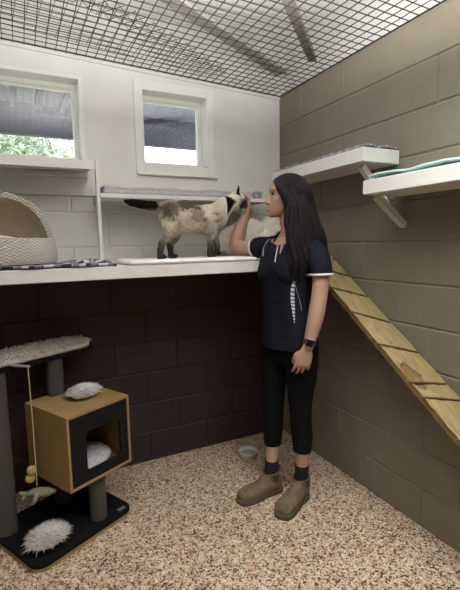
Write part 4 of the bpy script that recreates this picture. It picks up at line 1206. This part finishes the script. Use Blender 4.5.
def ear(s):
    b0, b1 = K(.012, .016*s, .030), K(-.012, .045*s, .014); tip = K(-.012, .056*s, .066) if s > 0 else K(-.014, .052*s, .054)
    back = K(-.018, .030*s, .022)
    hull(bm, [b0+CF*.004, b0-CF*.003, b1, b1-CF*.006, back, tip, tip-CF*.003+CE*.003, (b1+tip)/2+CE*.006*s, (b0+tip)/2+CF*.002])
ear(1); ear(-1)
cme = remesh(bm, .0045, 4)
def sst(a, b, x): t = max(0, min(1, (x-a)/(b-a))); return t*t*(3-2*t)
col = cme.color_attributes.new('fur', 'FLOAT_COLOR', 'POINT')
cream, beige, brown, dark = [Vector(srgb(*c)[:3]) for c in ((224, 215, 200), (176, 162, 143), (70, 58, 50), (17, 12, 11))]
for i, v in enumerate(cme.vertices):
    p = v.co
    n4 = noise.noise(p*75); n1 = noise.noise(p*11+Vector((3, 1, 7))); n2 = noise.noise(p*34); n3 = noise.noise(Vector((p.x*16, p.y*8, p.z*9)))
    c = cream.copy()
    body_t = sst(-.62, -.70, p.x)*sst(1.40, 1.50, p.z)
    c = c.lerp(beige, .45+.4*body_t*sst(-.3, .4, n1+.3*n2)) if body_t > .01 else c.lerp(beige, .15)
    c = c.lerp(brown, .95*body_t*sst(.0, .62, n3+.55*n2+.35*n4+.25*sst(1.56, 1.63, p.z)*sst(-.80, -.86, p.x)))
    # the dark saddle patch near the hip and the darker shoulder patch
    for q, r, st in ((Vector((-.955, 0, 1.60)), .052, .85), (Vector((-.80, 0, 1.57)), .045, .6), (Vector((-.74, 0, 1.49)), .04, .4)):
        d = math.hypot(p.x-q.x, (p.z-q.z)*.75); c = c.lerp(brown, st*sst(1.2, .4, d/r+.7*n2+.4*n1+.5*n4))
    lg_ = sst(1.505, 1.375, p.z+.03*n2+.02*n4); c = c.lerp(dark, .95*lg_)
    c = c.lerp(dark, sst(-.985, -1.02, p.x+.006*n2)*sst(1.57, 1.60, p.z))
    # mask and ears
    h = p-CH; hf, he, hu = h.dot(CF_)/KS, h.dot(CE_)/KS, h.dot(CU_)/KS
    if h.length < .125 and p.x > -.61:
        m = sst(.012, .040, hf+.006*n2-abs(he)*.25); c = c.lerp(dark, .95*m)
        if hu > .020: c = c.lerp(dark, sst(.024, .038, hu+.004*n2)*sst(.012, .022, abs(he))*sst(.028, .012, hf))
        if hf > .03 and hu < -.018: c = c.lerp(cream, .8)
    col.data[i].color = (*c, 1)
for v in cme.vertices: v.co += v.normal*(.0022*noise.noise(v.co*70)+.0025*noise.noise(Vector((v.co.x*18, v.co.y*18, v.co.z*34))))
for v in cme.vertices: v.co.z = max(v.co.z, FZ+.0004)
co = obj('cat_body', cme, None, cw); cme.materials.append(M['cat'])
for p in cme.polygons: p.use_smooth = True
for s in (-1, 1):
    bm = bmesh.new(); ell(bm, K(.0375, .020*s, .010), CF*.007, CE*.0075, CU*.0075, 12, 8); e = obj('eye', bm, 'eye', None, True); attach(e, co)
bm = bmesh.new(); ell(bm, K(.061, 0, -.006), CF*.005, CE*.007, CU*.0045, 12, 8); e = obj('nose', bm, 'pawdark', None, True); attach(e, co)
bm = bmesh.new()
for s in (-1, 1):
    for k in range(4):
        a = K(.05, .014*s, -.012); b = K(.045+.012*k, (.055+.006*k)*s, -.018+.008*k); bar(bm, a, b, .0006, .0006)
e = obj('whiskers', bm, 'piping'); attach(e, co)

# ------------------------------------------------------------------ light and camera
w = bpy.data.worlds.new('World'); SC.world = w; w.use_nodes = True
bg = w.node_tree.nodes['Background']; bg.inputs['Color'].default_value = (.86, .92, 1, 1); bg.inputs['Strength'].default_value = 3.4
def lamp(name, kind, loc, energy, size=.1, col=(1, 1, 1), rot=None, sy=None):
    l = bpy.data.lights.new(name, kind); l.energy = energy; l.color = col
    if kind == 'AREA':
        l.size = size
        if sy: l.shape = 'RECTANGLE'; l.size_y = sy
    else: l.shadow_soft_size = size
    o = bpy.data.objects.new(name, l); COL.objects.link(o); o.location = loc
    if rot: o.rotation_euler = rot
    return o
lamp('ceiling_fill', 'AREA', (-1.20, -1.70, 2.15), 82, 1.3, (1, .985, .965), (PI, 0, 0))  # added fill lamp, aimed up to brighten the roof and bounce soft light down
d_ = lamp('downlight', 'AREA', (-.62, -2.0, 2.36), 15, .8, (1, .985, .96), (0, 0, 0)); d_.data.spread = math.radians(125)
lamp('ceiling_bulb', 'POINT', (-1.25, -2.35, 2.25), 6, .16, (1, .98, .95))
c = bpy.data.cameras.new('camera'); co_ = bpy.data.objects.new('camera', c); COL.objects.link(co_); SC.camera = co_
f, pit, roll, yaw = 419.952, -.12216, -.018208, .457038
fw = Vector((math.sin(yaw)*math.cos(pit), math.cos(yaw)*math.cos(pit), math.sin(pit)))
r = fw.cross(Vector((0, 0, 1))).normalized(); u = r.cross(fw)
r2 = r*math.cos(roll)+u*math.sin(roll); u2 = u*math.cos(roll)-r*math.sin(roll)
co_.matrix_world = Matrix(((r2.x, u2.x, -fw.x, -1.67096), (r2.y, u2.y, -fw.y, -2.571), (r2.z, u2.z, -fw.z, 1.40366), (0, 0, 0, 1)))
c.sensor_fit = 'VERTICAL'; c.sensor_height = 36; c.lens = 36*f/590; c.clip_start = .02
SC.view_settings.view_transform = 'Standard'; SC.view_settings.look = 'None'; SC.view_settings.gamma = 1
SC.view_settings.use_curve_mapping = False; SC.view_settings.exposure = .2
SC.cycles.max_bounces = 10
